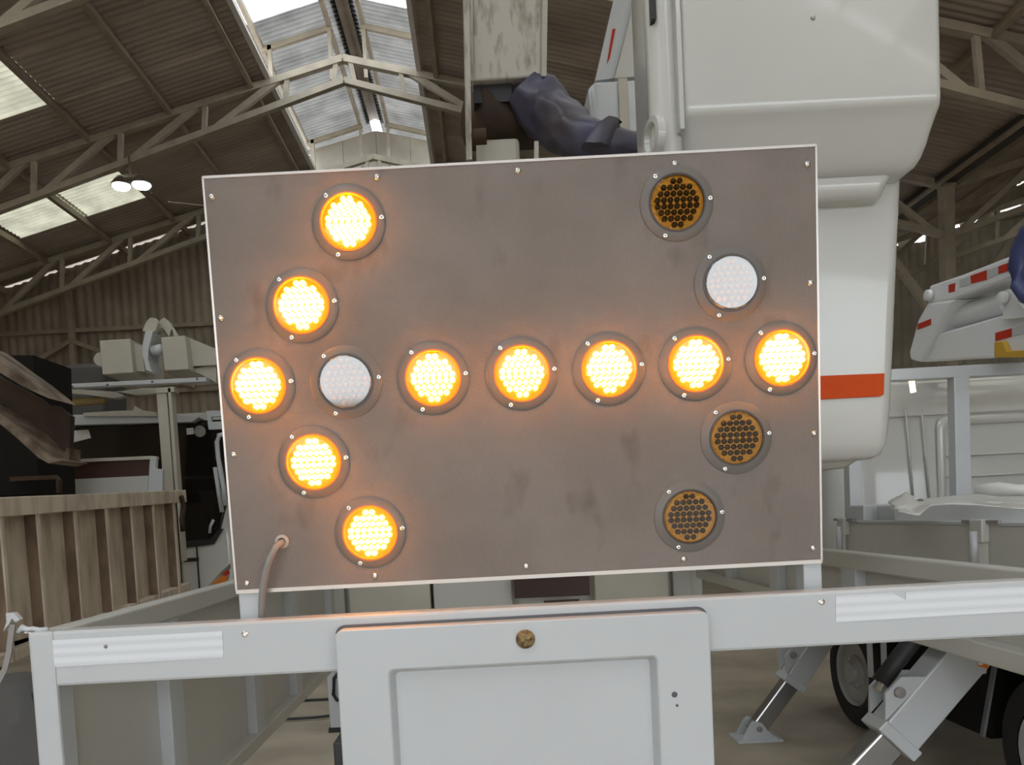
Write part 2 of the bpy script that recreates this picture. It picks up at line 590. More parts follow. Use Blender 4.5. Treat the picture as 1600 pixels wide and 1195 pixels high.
# second bay to the right of the valley
R2 = RX + 2 * SPAN
ce2 = thing('ceiling', (R2 - 5, 6, ROOFZ - RS * 5), 'dark corrugated roof slope of the neighbouring bay beyond the valley', 'roof')
ce2['kind'] = 'structure'
y = 14.7 - SW * 18
while y < FARY:
    for r in range(len(edges_d) - 1):
        roof2_sky = r in (2, 3) and int(round((y - 14.7) / SW)) % 4 == 0  # skylights added out of view in this bay for more interior light
        sheet(ce2, edges_d[r] if r else 0.0, edges_d[r + 1], y, -1, R2, ROOFZ + 0.02, M['skylight_added'] if roof2_sky else M['roof'], 'skylight_sheet' if roof2_sky else 'roof_sheet')
    y += SW
for d in PURL:
    bar('purlin', M['purlin'], ce2, (R2 - d, BACKY, RZ + 0.05 - RS * d), (R2 - d, FARY, RZ + 0.05 - RS * d), 0.07, 0.15, up=(-RS, 0, 1))
vx = RX + SPAN
box('valley_gutter', M['greydark'], ce2, vx - 0.22, vx + 0.22, BACKY, FARY, RZ - RS * SPAN + 0.08, RZ - RS * SPAN + 0.16)
for Y, lb in ((13.3, 'cream steel truss of the neighbouring bay, meeting the valley column'), (16.85, 'far cream steel truss of the neighbouring bay, near the end wall')):
    truss(Y, R2, lb, right=False)
for Y, lb in ((13.3, 'cream steel column under the roof valley, nearer one'), (16.85, 'cream steel column under the roof valley, beside the end wall')):
    c = thing('valley_column', (vx, Y, 0), lb, 'column')
    box('shaft', M['truss'], c, vx - 0.09, vx + 0.09, Y - 0.09, Y + 0.09, 0, RZ - RS * SPAN + 0.05)
    bar('bracket', M['truss'], c, (vx, Y, 4.2), (vx - 1.0, Y, 5.6), 0.09, 0.12)
    bar('bracket', M['truss'], c, (vx, Y, 4.2), (vx + 1.0, Y, 5.6), 0.09, 0.12)

# far wall of vertical corrugated sheets
wf = thing('wall_far', (RX, FARY, 0), 'brown corrugated sheet end wall of the hall', 'wall')
wf['kind'] = 'structure'
wsm = {}


def wall_sheet(x0, w, z0, z1s, z1e, mt, name='wall_sheet', seg=4, pitch=0.2, amp=0.025):
    n = max(1, int(round(w / pitch))) * seg
    vs, fs = [], []
    for i in range(n + 1):
        f = i / n
        x = x0 + w * f
        y = FARY + 0.06 + amp * math.sin(2 * math.pi * i / seg)
        vs += [(x, y, z0), (x, y, z1s + (z1e - z1s) * f)]
        if i: fs.append((2 * i - 2, 2 * i, 2 * i + 1, 2 * i - 1))
    return MB().add(vs, fs).build(name, mt, wf, smooth=True, fix=False)


def roofline(x):
    d = abs(x - RX) if x < vx else abs(R2 - x)
    return ROOFZ - RS * d - 0.02


x = RX - SPAN
while x < RX - OPEN - 0.01:
    w = min(1.2, RX - OPEN - x)
    wall_sheet(x, w, 3.2, roofline(x), roofline(x + w), M['wall'])
    wall_sheet(x, w, 0, 3.2, 3.2, M['wall'])
    x += w
for x0, x1 in ((RX - 1.5, RX - .75), (RX - .75, RX), (RX, RX + .75), (RX + .75, RX + 1.5)):
    zt = lambda x: 10.2 - 0.24 * abs(x - RX)
    MB().prism([Vector((x0 + .004, FARY, 0)), Vector((x1 - .004, FARY, 0)), Vector((x1 - .004, FARY, zt(x1))), Vector((x0 + .004, FARY, zt(x0)))], (0, 0.12, 0)).build('masonry_panel', M['walllite'], wf)
box('masonry_ledge', M['walllite'], wf, RX - 1.0, RX + 0.5, FARY - 0.1, FARY, 9.1, 9.2)
x = RX + OPEN
while x < vx + 0.4:
    w = min(1.2, vx + 1.0 - x)
    wall_sheet(x, w, 0, roofline(x), roofline(min(x + w, vx)), M['walllite'])
    x += w
x = vx + 1.0
while x < R2:
    w = 1.2
    top = min(roofline(x), 7.45 + 0.28 * (x - vx - 1.0) * 0.55)
    wall_sheet(x, w, 0, top, top + .12, M['walllite'])
    x += w
for i, (z, xa, xb) in enumerate(((7.75, 10.9, 12.6), (7.5, 11.6, 13.4), (8.05, 11.4, 13.6))):
    bar('louvre_slat', M['walllite'], wf, (xa, FARY, z + 0.0), (xb, FARY, z + 0.28), 0.16, 0.05)
for z in (4.7, 6.15):
    bar('girt', M['purlin'], wf, (RX - SPAN, FARY - 0.03, z), (RX - OPEN, FARY - 0.03, z), 0.07, 0.09)
bar('wall_post', M['purlin'], wf, (-9.0, FARY - 0.12, 0), (-9.0, FARY - 0.12, 7.2), 0.12, 0.12)
bar('wall_brace', M['purlin'], wf, (-9.0, FARY - 0.15, 5.9), (-11.3, FARY - 0.15, 4.75), 0.09, 0.09)
bar('wall_brace', M['purlin'], wf, (-9.0, FARY - 0.15, 5.9), (-6.3, FARY - 0.15, 4.75), 0.09, 0.09)

setp(box('wall_left', M['wall'], None, RX - SPAN - 0.15, RX - SPAN, BACKY, FARY, 0, ROOFZ - RS * SPAN), 'plain brown side wall of the hall', 'wall', kind='structure')
setp(box('wall_right', M['wall'], None, R2, R2 + 0.15, BACKY, FARY, 0, ROOFZ), 'plain side wall of the neighbouring bay', 'wall', kind='structure')
# back wall behind the camera with the open hall door
wb = thing('wall_back', (0, BACKY, 0), 'hall wall behind the viewer with a wide open door', 'wall')
wb['kind'] = 'structure'
DX0, DX1, DZ = -6.5, 8.0, 4.3
box('wall_panel', M['wall'], wb, RX - SPAN, DX0, BACKY - 0.15, BACKY, 0, 7.2)
box('wall_panel', M['wall'], wb, DX1, R2, BACKY - 0.15, BACKY, 0, 7.2)
box('wall_panel', M['wall'], wb, DX0, DX1, BACKY - 0.15, BACKY, DZ, 7.2)
MB().prism([Vector((RX - SPAN, BACKY, 7.2)), Vector((R2, BACKY, 7.2)), Vector((R2, BACKY, ROOFZ)), Vector((vx, BACKY, 7.2)), Vector((RX, BACKY, ROOFZ))], (0, -0.15, 0)).build('wall_panel', M['wall'], wb)

ob_ = thing('wall_opposite_added', (0, -23, 0), 'plain pale low wall added across the unseen yard to shape lamp reflections', 'wall')
ob_['kind'] = 'structure'  # unseen wall, added to control what the lamp covers reflect
box('wall_panel', M['walllite'], ob_, -30, 35, -24, -23, 0, 3.6)
box('coping', M['walllite'], ob_, -30, 35, -24.1, -22.9, 3.6, 3.75)

# hanging twin floodlight
lx = P(205, 285, 13.2)
fl = thing('pendant_floodlight', (lx.x, 13.2, lx.z), 'twin round floodlight glowing white, hung from the truss', 'lamp')
bar('hanger_rod', M['steel'], fl, (lx.x, 13.2, lx.z + .1), (lx.x, 13.2, lx.z + 0.42), 0.03, 0.03)
bar('crossbar', M['steel'], fl, (lx.x - .22, 13.2, lx.z + .1), (lx.x + .22, 13.2, lx.z + .1), 0.05, 0.05)
for dx in (-0.17, 0.17):
    hd = MB().lathe([(0.05, 0.1), (0.10, 0.06), (0.16, -0.02), (0.165, -0.05)], (lx.x + dx, 13.2, lx.z), (0, 0, 1), 20).build('lamp_head', M['steel'], fl, smooth=True, angle=40)
    MB().lathe([(0.15, -0.055), (0.12, -0.09), (0.0, -0.10)], (lx.x + dx, 13.2, lx.z), (0, 0, 1), 20).build('glowing_lens', emis('floodlight_glow', (0.92, 1.0, 0.98), 14.0), hd, smooth=True)
setp(MB().tube([(lx.x + .6, 13.2, lx.z - 0.35), (-3.6, 14.5, lx.z - .1), (-1.0, 16, lx.z)], 0.012, 6).build('overhead_cable', M['purlin'], None), 'thin overhead cable running right from the twin floodlight', 'cable')

# ------------------------------------------------------------------ arrow board
YT, ZT, YB, ZB = 1.537, 2.234, 1.5666, 1.4184
up = Vector((0, YT - YB, ZT - ZB)).normalized()
nrm = Vector((1, 0, 0)).cross(up).normalized()      # faces the viewer
if nrm.y > 0: nrm = -nrm
B0 = Vector((0.087, YB, ZB))
BW, BH = 1.2, (Vector((0, YT, ZT)) - Vector((0, YB, ZB))).length


def on_board(u, v):
    d = ray(u, v)
    t = (B0 - EYE).dot(nrm) / d.dot(nrm)
    return EYE + d * t


def BP(a, h, n=0.0):
    """board point: a along width from centre, h up from the lower edge, n out of the face"""
    return B0 + Vector((a, 0, 0)) + up * h + nrm * n


def bbox(a0, a1, h0, h1, n0, n1):
    mb = MB()
    vs = [BP(a, h, n) for n in (n0, n1) for h in (h0, h1) for a in (a0, a1)]
    return mb.add(vs, [(0, 2, 3, 1), (4, 5, 7, 6), (0, 1, 5, 4), (2, 6, 7, 3), (0, 4, 6, 2), (1, 3, 7, 5)])


ab = thing('arrow_board', (B0.x, YB + 0.02, 1.36), 'wide dark grey warning board with fifteen round amber lamps in a double arrow', 'arrow board')
bbox(-BW / 2 + .003, BW / 2 - .003, 0.003, BH - .003, -0.035, 0).build('panel', M['film_board'], ab)
for a0, a1, h0, h1 in ((-BW / 2, BW / 2, BH - .003, BH + .002), (-BW / 2, BW / 2, -.005, .003), (-BW / 2 - .001, -BW / 2 + .003, 0, BH), (BW / 2 - .003, BW / 2 + .001, 0, BH)):
    bbox(a0, a1, h0, h1, -0.04, 0.0015).build('edge_trim', M['alu'], ab)
bolt = MB().lathe([(0.0065, 0.0), (0.0062, 0.002), (0.0045, 0.0042), (0.0026, 0.0046), (0.0022, 0.002)], (0, 0, 0), nrm, 12)
bolt_me = None
for u, v in ((331, 308), (589, 277), (809, 267), (1054, 256), (1261, 257), (1266, 442), (1272, 677), (1270, 856), (1068, 873), (822, 884), (586, 899), (386, 911), (365, 710), (345, 497)):
    p = on_board(u, v)
    if bolt_me is None:
        o = bolt.build('bolt', M['steel'], ab, smooth=True, angle=50)
        bolt_me = o.data
        boff = Vector(WO[o])
        o.location = p + boff - WO[ab]
        WO[o] = p + boff
    else:
        put('bolt', bolt_me, p + boff, ab)
for u0, u1, v0, v1 in ((374, 411, 925, 972), (1258, 1287, 876, 923)):
    x0, x1 = P(u0, v1, 1.57).x, P(u1, v1, 1.57).x
    box('support_post', M['white'], ab, x0, x1, 1.575, 1.615, 1.355, 2.1, 0.003)
gp = on_board(441, 846)
MB().lathe([(0.014, -0.002), (0.014, 0.003), (0.011, 0.005), (0.008, 0.005), (0.007, 0.0)], gp, nrm, 24).build('cable_grommet', M['grommet'], ab, smooth=True, angle=40)
pts = [on_board(441, 848) + nrm * n + Vector((0, 0, 0)) for n in (-0.01, 0.012)]
pts += [on_board(u, v) + nrm * n for u, v, n in ((436, 853, .022), (428, 870, .028), (421, 893, .028), (415, 920, .02), (411, 945, .008), (409, 972, 0.0), (408, 1000, -.03))]
MB().tube(pts, 0.0075, 10).build('power_cable', M['cable'], ab, smooth=True)

# lamps: flange with lens assembly
FR, LR = 0.0722, 0.0560


def disc_lamp_parts():
    ax = nrm
    fl = MB().lathe([(FR, 0.0), (FR, 0.0015), (FR - .002, 0.003), (LR + .006, 0.0042), (LR + .002, 0.0062), (LR - 0.001, 0.0062), (LR - 0.002, 0.002), (LR - 0.002, 0.0)], (0, 0, 0), ax, 48, cap=False)
    be = MB().lathe([(LR, 0.004), (LR, 0.0078), (LR - .0035, 0.0078), (LR - .0045, 0.003)], (0, 0, 0), ax, 48, cap=False)
    re = MB().lathe([(LR - .0035, 0.005), (LR - .006, 0.003), (0.0, 0.003)], (0, 0, 0), ax, 40, cap=False)
    co = MB().lathe([(LR - .0035, 0.007), (LR - .0042, 0.0165), (LR - .007, 0.0200), (LR * .6, .0212), (0.0, 0.0216)], (0, 0, 0), ax, 40, cap=False)
    cf = MB().lathe([(LR - .0035, 0.008), (LR - .0045, 0.0105), (LR - .006, 0.0115), (LR - .0064, 0.0115), (LR * .6, .0115), (0.0, 0.0115)], (0, 0, 0), ax, 40, cap=False)
    led = MB()
    sx = Vector((1, 0, 0))
    for r, n in enumerate((2, 5, 6, 7, 7, 6, 5, 2)):
        h = (3.5 - r) * 0.0118
        for i in range(n):
            a = (i - (n - 1) / 2) * 0.0127
            c = sx * a + up * h
            led.lathe([(0.0060, 0.003), (0.0057, 0.0062), (0.0036, 0.0092), (0.0, 0.0102)], c, ax, 8, cap=False)
    led_l = MB()
    for r, n in enumerate((2, 5, 6, 7, 7, 6, 5, 2)):
        for i in range(n):
            led_l.lathe([(0.0060, 0.003), (0.0057, 0.0125), (0.0036, 0.0158), (0.0, 0.0168)], sx * ((i - (n - 1) / 2) * 0.0127) + up * ((3.5 - r) * 0.0118), ax, 8, cap=False)
    rv = MB().lathe([(0.0048, 0.003), (0.0046, 0.0052), (0.0030, 0.0060), (0.0016, 0.0058), (0.0014, 0.0035)], (0, 0, 0), ax, 12, cap=False)
    return fl, be, re, co, cf, led, led_l, rv


fl_m, be_m, re_m, co_m, cf_m, led_m, ledl_m, rv_m = disc_lamp_parts()


def mesh_of(name, mb, matl):
    me = bpy.data.meshes.new(name)
    me.from_pydata(mb.v, [], mb.f)
    bm = bmesh.new(); bm.from_mesh(me)
    bmesh.ops.recalc_face_normals(bm, faces=bm.faces)
    bm.to_mesh(me); bm.free()
    me.materials.append(matl)
    for p in me.polygons: p.use_smooth = True
    me.set_sharp_from_angle(angle=R_(45))
    return me


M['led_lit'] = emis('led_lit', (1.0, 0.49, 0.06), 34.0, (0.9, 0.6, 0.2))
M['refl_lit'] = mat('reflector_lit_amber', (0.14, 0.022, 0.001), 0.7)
M['refl_amber'] = mat('reflector_amber', (0.85, 0.52, 0.14), 0.3, 0.5, bump=0.6, bscale=300)
M['led_off'] = mat('led_dome_off', (0.045, 0.026, 0.012), 0.15, spec=0.8)
M['led_clear'] = mat('led_dome_pale', (0.75, 0.45, 0.22), 0.2, spec=0.6)
M['refl_clear'] = mat('reflector_grey', (0.34, 0.31, 0.30), 0.4, 0.2)
M['cover_lit'] = cover_mat('cover_amber_lit', (1.0, 0.80, 0.45), 1.0)
nt = M['cover_lit'].node_tree
out = [n for n in nt.nodes if n.type == 'OUTPUT_MATERIAL'][0]
prev = out.inputs['Surface'].links[0].from_socket
tl = nt.nodes.new('ShaderNodeBsdfTranslucent')
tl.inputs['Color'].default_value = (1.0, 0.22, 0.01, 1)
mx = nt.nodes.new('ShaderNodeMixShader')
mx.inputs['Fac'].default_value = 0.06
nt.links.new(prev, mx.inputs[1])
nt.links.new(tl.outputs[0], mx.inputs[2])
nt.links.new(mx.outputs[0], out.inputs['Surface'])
M['cover_amber'] = cover_mat('cover_amber_off', (1.0, 0.84, 0.55), 1.0)
M['cover_clear'] = cover_mat('cover_clear', (0.9, 0.87, 0.82), 4.2, 0.06)
me_f = mesh_of('flange', fl_m, M['flange'])
me_b = mesh_of('bezel', be_m, M['bezel'])
M['bezel_lit'] = mat('lamp_bezel_lit', (0.45, 0.10, 0.006), 0.5)  # amber colour puts the LED glow onto the bezel of lit lamps
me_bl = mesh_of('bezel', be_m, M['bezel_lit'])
me_rv = mesh_of('rivet', rv_m, M['steel'])
sets = {}
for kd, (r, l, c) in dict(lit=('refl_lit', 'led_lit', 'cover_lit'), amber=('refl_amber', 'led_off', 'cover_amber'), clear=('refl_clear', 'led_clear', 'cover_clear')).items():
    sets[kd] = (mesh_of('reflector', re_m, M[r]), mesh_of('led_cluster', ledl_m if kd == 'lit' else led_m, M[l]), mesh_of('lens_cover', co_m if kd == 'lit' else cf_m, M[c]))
LAMPS = [(545, 348, 'lit'), (472, 478, 'lit'), (405, 603, 'lit'), (491, 722, 'lit'), (579, 832, 'lit'), (677, 591, 'lit'), (815, 584, 'lit'), (951, 577, 'lit'), (1086, 569, 'lit'), (1220, 560, 'lit'),
         (1057, 318, 'amber'), (1141, 443, 'clear'), (1150, 684, 'amber'), (1077, 807, 'amber'), (541, 597, 'clear')]
for u, v, kd in LAMPS:
    p = on_board(u, v)
    lamp = put('warning_lamp', me_f, p, ab, label={'lit': 'round amber lamp, lit', 'amber': 'round amber lamp, unlit', 'clear': 'round lamp, unlit, with a white reflection on its cover'}[kd])
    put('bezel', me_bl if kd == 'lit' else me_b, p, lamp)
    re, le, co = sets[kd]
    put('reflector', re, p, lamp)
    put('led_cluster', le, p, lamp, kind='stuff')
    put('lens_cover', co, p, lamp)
    for ang in (128, 5, -112):
        q = p + (Vector((1, 0, 0)) * math.cos(R_(ang)) + up * math.sin(R_(ang))) * (FR - 0.0062)
        put('rivet', me_rv, q, lamp)

# ------------------------------------------------------------------ rear bed frame of the truck
fr = thing('truck_bed_frame', (0.1, 1.53, 0), 'white steel rear frame of a truck bed below the arrow board', 'truck frame')
box('rear_beam', M['white'], fr, -0.86, 1.30, 1.5, 1.555, 1.255, 1.364, 0.006)
box('corner_post', M['white'], fr, -0.905, -0.855, 1.497, 1.557, 0, 1.364, 0.006)
box('corner_post', M['white'], fr, 1.30, 1.35, 1.497, 1.557, 0, 1.364, 0.006)


def side_guard(x, sgn, ribs, zlow=0.745):
    box('top_rail', M['greypaint'], fr, x - .025, x + .025, 1.557, 4.3, 1.31, 1.364, 0.005)
    box('bottom_rail', M['greypaint'], fr, x - .025, x + .025, 1.557, 4.3, zlow, zlow + .05, 0.005)
    box('side_sheet', M['greypaint'], fr, x + sgn * .015, x + sgn * .022, 1.557, 4.3, zlow + .045, 1.315)
    for y0, y1 in ribs:
        box('side_rib', M['white'], fr, min(x - sgn * 0.02, x + sgn * .016), max(x - sgn * 0.02, x + sgn * .016), y0, y1, zlow + .045, 1.315, 0.003)


side_guard(-0.88, -1, ((2.03, 2.12), (2.76, 2.86), (3.36, 3.46), (4.2, 4.3)))
side_guard(1.20, 1, ((2.45, 2.55), (3.1, 3.2), (3.7, 3.78), (4.2, 4.3)), 1.13)
# reflective tapes
y = 1.4985
MB().prism([P(47, 1002, y), P(347, 986, y), P(349, 1027, y), P(51, 1044, y)], (0, 0.0012, 0)).build('reflective_tape', M['tape'], fr, label='white reflective tape strip')
MB().prism([P(1306, 931, y), P(1393, 926, y), P(1415, 937, y), P(1415, 925, y), P(1680, 912, y), P(1680, 950, y), P(1306, 972, y)], (0, 0.0012, 0)).build('reflective_tape', M['tape'], fr, label='white reflective tape strip with a notch')
for u, v in ((383, 990), (1283, 940)):
    p = P(u, v, 1.5)
    MB().lathe([(0.0066, 0.0), (0.0062, 0.003), (0.004, 0.004), (0.0035, 0.001)], p, (0, -1, 0), 14).build('screw', M['steel'], fr, smooth=True, angle=40)
p = P(165, 1010, 1.498)
MB().lathe([(0.004, 0.0), (0.003, 0.002), (0.0, 0.0025)], p, (0, -1, 0), 10).build('rivet', M['cable'], fr, smooth=True)

# rear door panel
D0x, D1x = -0.297, 0.423
zt0, zt1 = 1.338, 1.345


def rrect(x0, x1, z0, z1, r, n=5):
    out = []
    for cx, cz, a0 in ((x1 - r, z1 - r, 0), (x0 + r, z1 - r, 90), (x0 + r, z0 + r, 180), (x1 - r, z0 + r, 270)):
        for k in range(n + 1):
            t = R_(a0 + 90 * k / n)
            out.append((cx + r * math.cos(t), cz + r * math.sin(t)))
    return out


def V3(pts, y):
    return [Vector((a, y, b_)) for a, b_ in pts]


IX0, IX1, IZ = P(607, 1047, 1.46).x, P(1027, 1022, 1.46).x, P(820, 1036, 1.46).z
# door frame as a ring with a recessed centre
o_ = rrect(D0x, D1x, 0.25, 1.342, .016)
fr_y = 1.462
mb = MB()
outer = V3(o_, fr_y)
inner = V3(rrect(IX0, IX1, 0.36, IZ, .010), fr_y)
inner2 = V3(rrect(IX0 + .010, IX1 - .010, 0.37, IZ - .010, .008), fr_y + 0.026)
outer2 = V3(o_, 1.497)
mb.rings([outer2, outer, inner, inner2], cap=False)
dr = mb.build('rear_door', M['white'], fr, 0.004, label='white rear hatch door with a recessed panel')
MB().prism(V3(rrect(D0x - .004, D1x + .004, 0.25, 1.347, .018), 1.4995), (0, -0.006, 0)).build('rubber_seal', M['seal'], dr)
MB().prism(V3(rrect(IX0 + .006, IX1 - .006, 0.365, IZ - .006, .01), fr_y + 0.0255), (0, 0.003, 0)).build('recessed_panel', M['white'], dr)
p = P(821, 998, fr_y)
MB().lathe([(0.0175, 0.0), (0.0185, 0.004), (0.0165, 0.0085), (0.011, 0.011), (0.0, 0.012)], p, (0, -1, 0), 18).build('gold_cap', M['bronze'], dr, smooth=True, label='round crusty gold cap')
for u, v, r in ((1054, 1085, .006), (1058, 1102, .003)):
    MB().lathe([(r, 0.0), (r * .9, 0.001), (0, 0.0015)], P(u, v, fr_y), (0, -1, 0), 10).build('paint_chip', M['seal'], dr)
box('hinge_block', M['black'], dr, D0x - .02, D0x + .005, 1.48, 1.56, 0.9, 1.12, .004)
box('step_bumper', M['white'], dr, D0x + .02, D1x - .02, 1.483, 1.56, 0.0, 0.9, .004)

# strap clip at the left corner
cl = thing('strap_clip', (-0.93, 1.5, 1.2), 'grey bent plastic clip hanging at the left corner of the white beam', 'clip')
pts = [P(u, v, 1.52) for u, v in ((-8, 1075), (8, 1045), (14, 1020), (17, 995), (20, 975))]
mb = MB()
for a, b_ in zip(pts[:-1], pts[1:]):
    mb.bar(a, b_, 0.011, 0.004, up=(0, 1, 0))
mb.build('strap', M['cable'], cl)
trace('hook', M['silver_tape'], cl, [(9, 958), (21, 957), (31, 968), (24, 972), (18, 966), (14, 975), (5, 986), (10, 972)], 1.515, 0.012)
cw = thing('wire_tie', P(45, 985, 1.52), 'crumpled white tie knotted on the corner of the bed rail', 'tie')
MB().tube([P(u, v, 1.525) for u, v in ((28, 988), (36, 980), (43, 984), (52, 982), (62, 985), (75, 982))], [.005, .007, .006, .005, .006, .004], 8).build('knot', M['white'], cw, smooth=True)
MB().tube([P(u, v, 1.53) for u, v in ((26, 990), (40, 988), (55, 989))], .003, 6).build('wire', M['steel'], cw, smooth=True)

# ------------------------------------------------------------------ utility body seen in the gap under the board
ub = thing('utility_body', (0.3, 4.9, 0.8), 'pale utility body of the truck glimpsed in the gap under the arrow board', 'truck body')
Yb = 4.33
box('front_bulkhead', M['greypaint'], ub, -0.93, 1.25, Yb + .12, Yb + .3, 0.8, 2.2)


def strip(u0, u1, dy, mt, nm, z0=0.82, z1=2.1):
    x0, x1 = P(u0, 925, Yb + dy).x, P(u1, 925, Yb + dy).x
    return box(nm, mt, ub, x0, x1, Yb + dy, Yb + .12, z0, z1, 0.004)


strip(508, 538, 0.05, M['greypaint'], 'panel')
strip(545, 672, -0.05, M['cream'], 'turret_cover')
strip(677, 800, 0.0, M['greypaint'], 'turret_panel', z1=1.32)
strip(930, 1045, -0.05, M['cream'], 'turret_cover')
strip(1052, 1082, 0.07, M['greypaint'], 'panel')
trace('brown_plate', M['brown'], ub, [(803, 902), (921, 900), (922, 930), (804, 935)], 4.25, 0.02)
trace('slot_plate', M['brown'], ub, [(850, 939), (905, 936), (905, 944), (850, 946)], 4.28, 0.02)

# ------------------------------------------------------------------ aerial bucket behind the board
bk = thing('aerial_bucket', (0.85, 2.3, 1.36), 'large glossy white aerial lift bucket behind the arrow board', 'lift bucket')
zz = lambda u, v, Y=2.0: P(u, v, Y).z
xx = lambda u, v, Y=2.0: P(u, v, Y).x
XL = xx(1066, 100, 1.98)
XR = xx(1470, 80, 1.98)
z_b = zz(1260, 170, 1.98)
zl = zz(1300, 275, 2.082)
secs = []
for v_, u_, y_, dl, r_ in ((279, 1408, 2.095, .06, .03), (275, 1419, 2.082, .04, .03), (264, 1436, 2.068, .03, .03), (250, 1446, 2.055, .02, .03), (230, 1455, 2.038, .012, .03), (210, 1461, 2.022, .006, .03),
                           (192, 1467, 2.008, .002, .028), (180, 1471, 1.998, 0, .026), (172, 1474, 1.990, 0, .024), (165, 1475, 1.984, 0, .022), (157, 1475, 1.981, 0, .02), (145, 1475, 1.98, 0, .02)):
    pt = P(1300, v_, y_)
    secs.append((pt.z, XL + dl, xx(u_, v_, y_), y_, 2.55, r_))
secs.append((3.15, XL, XR + .006, 1.98, 2.55, .02))
MB().loft(secs).build('upper_shell', M['white2'], bk, smooth=True, angle=50)
zn = zz(1300, 308, 2.09)
MB().loft([(zn - .004, XL + .14, xx(1374, 309, 2.11), 2.11, 2.5, .03), (zn + .006, XL + .13, xx(1384, 304, 2.095), 2.095, 2.5, .03), (zl - .02, XL + .12, xx(1392, 290, 2.085), 2.085, 2.5, .03), (zl + .012, XL + .1, xx(1404, 278, 2.095), 2.095, 2.5, .03)]).build('neck', M['white2'], bk, smooth=True, angle=50)
zt_, zb_ = zz(1410, 278, 2.15), zz(1393, 706, 2.17)
MB().loft([(zb_ - .015, XL + .16, xx(1366, 708, 2.2), 2.2, 2.5, .03), (zb_ - .004, XL + .14, xx(1382, 702, 2.185), 2.185, 2.52, .03), (zb_ + .03, XL + .12, xx(1393, 684, 2.172), 2.172, 2.54, .035), (zb_ + .12, XL + .11, xx(1398, 630, 2.17), 2.17, 2.55, .035),
           (zt_ - .06, XL + .1, xx(1412, 310, 2.15), 2.15, 2.55, .035), (zt_ + .05, XL + .095, xx(1416, 280, 2.15), 2.15, 2.55, .035)]).build('lower_tub', M['white2'], bk, smooth=True, angle=50)
MB().loft([(zb_ - .035, XL + .22, xx(1325, 717, 2.24), 2.24, 2.45, .02), (zb_ - .01, XL + .2, xx(1348, 712, 2.22), 2.22, 2.48, .02)]).build('tub_skid', M['greypaint'], bk, smooth=True, angle=50)
# orange tape on the tub
yt = 2.163
MB().prism([P(1262, 588, yt), P(1382, 583, yt), P(1381, 616, yt), P(1376, 619, yt), P(1262, 625, yt)], (0, 0.004, 0)).build('orange_tape', M['orange_tape'], bk, label='orange red reflective tape')
for u, v in ((1270, 28),):
    MB().lathe([(0.006, 0), (0.005, .005), (0, .007)], P(u, v, 1.98), (0, -1, 0), 10).build('paint_drip', M['greypaint'], bk, smooth=True)
# rounded side column with slot
x0, x1 = P(1014, 120, 2.02).x, P(1064, 120, 2.02).x
MB().loft([(2.2, x0 + .002, x1, 2.0, 2.09, .04), (3.15, x0, x1 + .004, 2.0, 2.09, .04)]).build('side_column', M['white2'], bk, smooth=True, angle=50)
box('column_slot', M['black'], bk, P(1018, 0, 1.99).x, P(1025, 0, 1.99).x, 1.99, 2.03, P(1020, 30, 1.99).z, 3.1, .003)
MB().lathe([(0.05, -0.01), (0.05, 0.01), (0.035, 0.012), (0.03, 0)], P(1022, 215, 2.02), (-1, -0.2, 0), 20).build('pivot_ring', M['white2'], bk, smooth=True, angle=40)
box('column_flange', M['white2'], bk, P(1060, 100, 1.97).x, P(1068, 100, 1.97).x, 1.975, 2.02, P(1060, 200, 1.97).z, 3.1, .003)
box('hanger_arm', M['white'], bk, 0.75, 0.95, 2.5, 4.2, 1.95, 2.15, 0.01)

# ------------------------------------------------------------------ folded boom above the board
bo = thing('folded_boom', (0.22, 3.8, 1.3), 'grimy white boom section standing upright above the arrow board', 'boom')
mb = MB()
q = [P(737, 0, 3.55), P(847, 0, 3.55), P(846, 119, 3.62), P(738, 126, 3.62)]
d_up = (q[0] - q[3]).normalized()
top0, top1 = q[3] + d_up * 2.2, q[2] + d_up * 2.2
mb.prism([q[3], q[2], top1, top0], (0, 0.42, 0)).build('boom_tube', M['dirtywhite'], bo, 0.008)
for a, e in ((q[3], -1), (q[2], 1)):
    bar('edge_rail', M['dirtywhite'], bo, a + Vector((e * .008, -.012, -0.01)), a + d_up * 2.2 + Vector((e * .008, -.012, 0)), 0.022, 0.022)
bar('guide_rod', M['dirtywhite'], bo, P(733, 250, 3.6), P(727, -60, 3.5), 0.022, 0.022)
MB().tube([P(740, 185, 3.75), P(835, 195, 3.9)], [.14, .11], 16).build('dark_actuator', M['rust'], bo, smooth=True)
MB().lathe([(0.035, 0), (0.035, .06), (.02, .07)], P(760, 213, 3.6), (-1, 0, 0), 14).build('pin', M['rust'], bo, smooth=True, angle=40)
box('end_block', M['black'], bo, P(740, 150, 3.66).x, P(800, 150, 3.66).x, 3.66, 3.95, P(760, 160, 3.66).z, P(760, 124, 3.66).z)
box('pedestal', M['cream'], bo, P(744, 225, 3.7).x, P(812, 225, 3.7).x, 3.7, 4.2, 1.3, P(760, 216, 3.7).z, 0.02)
bar('guide_rod', M['cream'], bo, P(838, 262, 3.62), P(838, 222, 3.62), 0.02, 0.02)
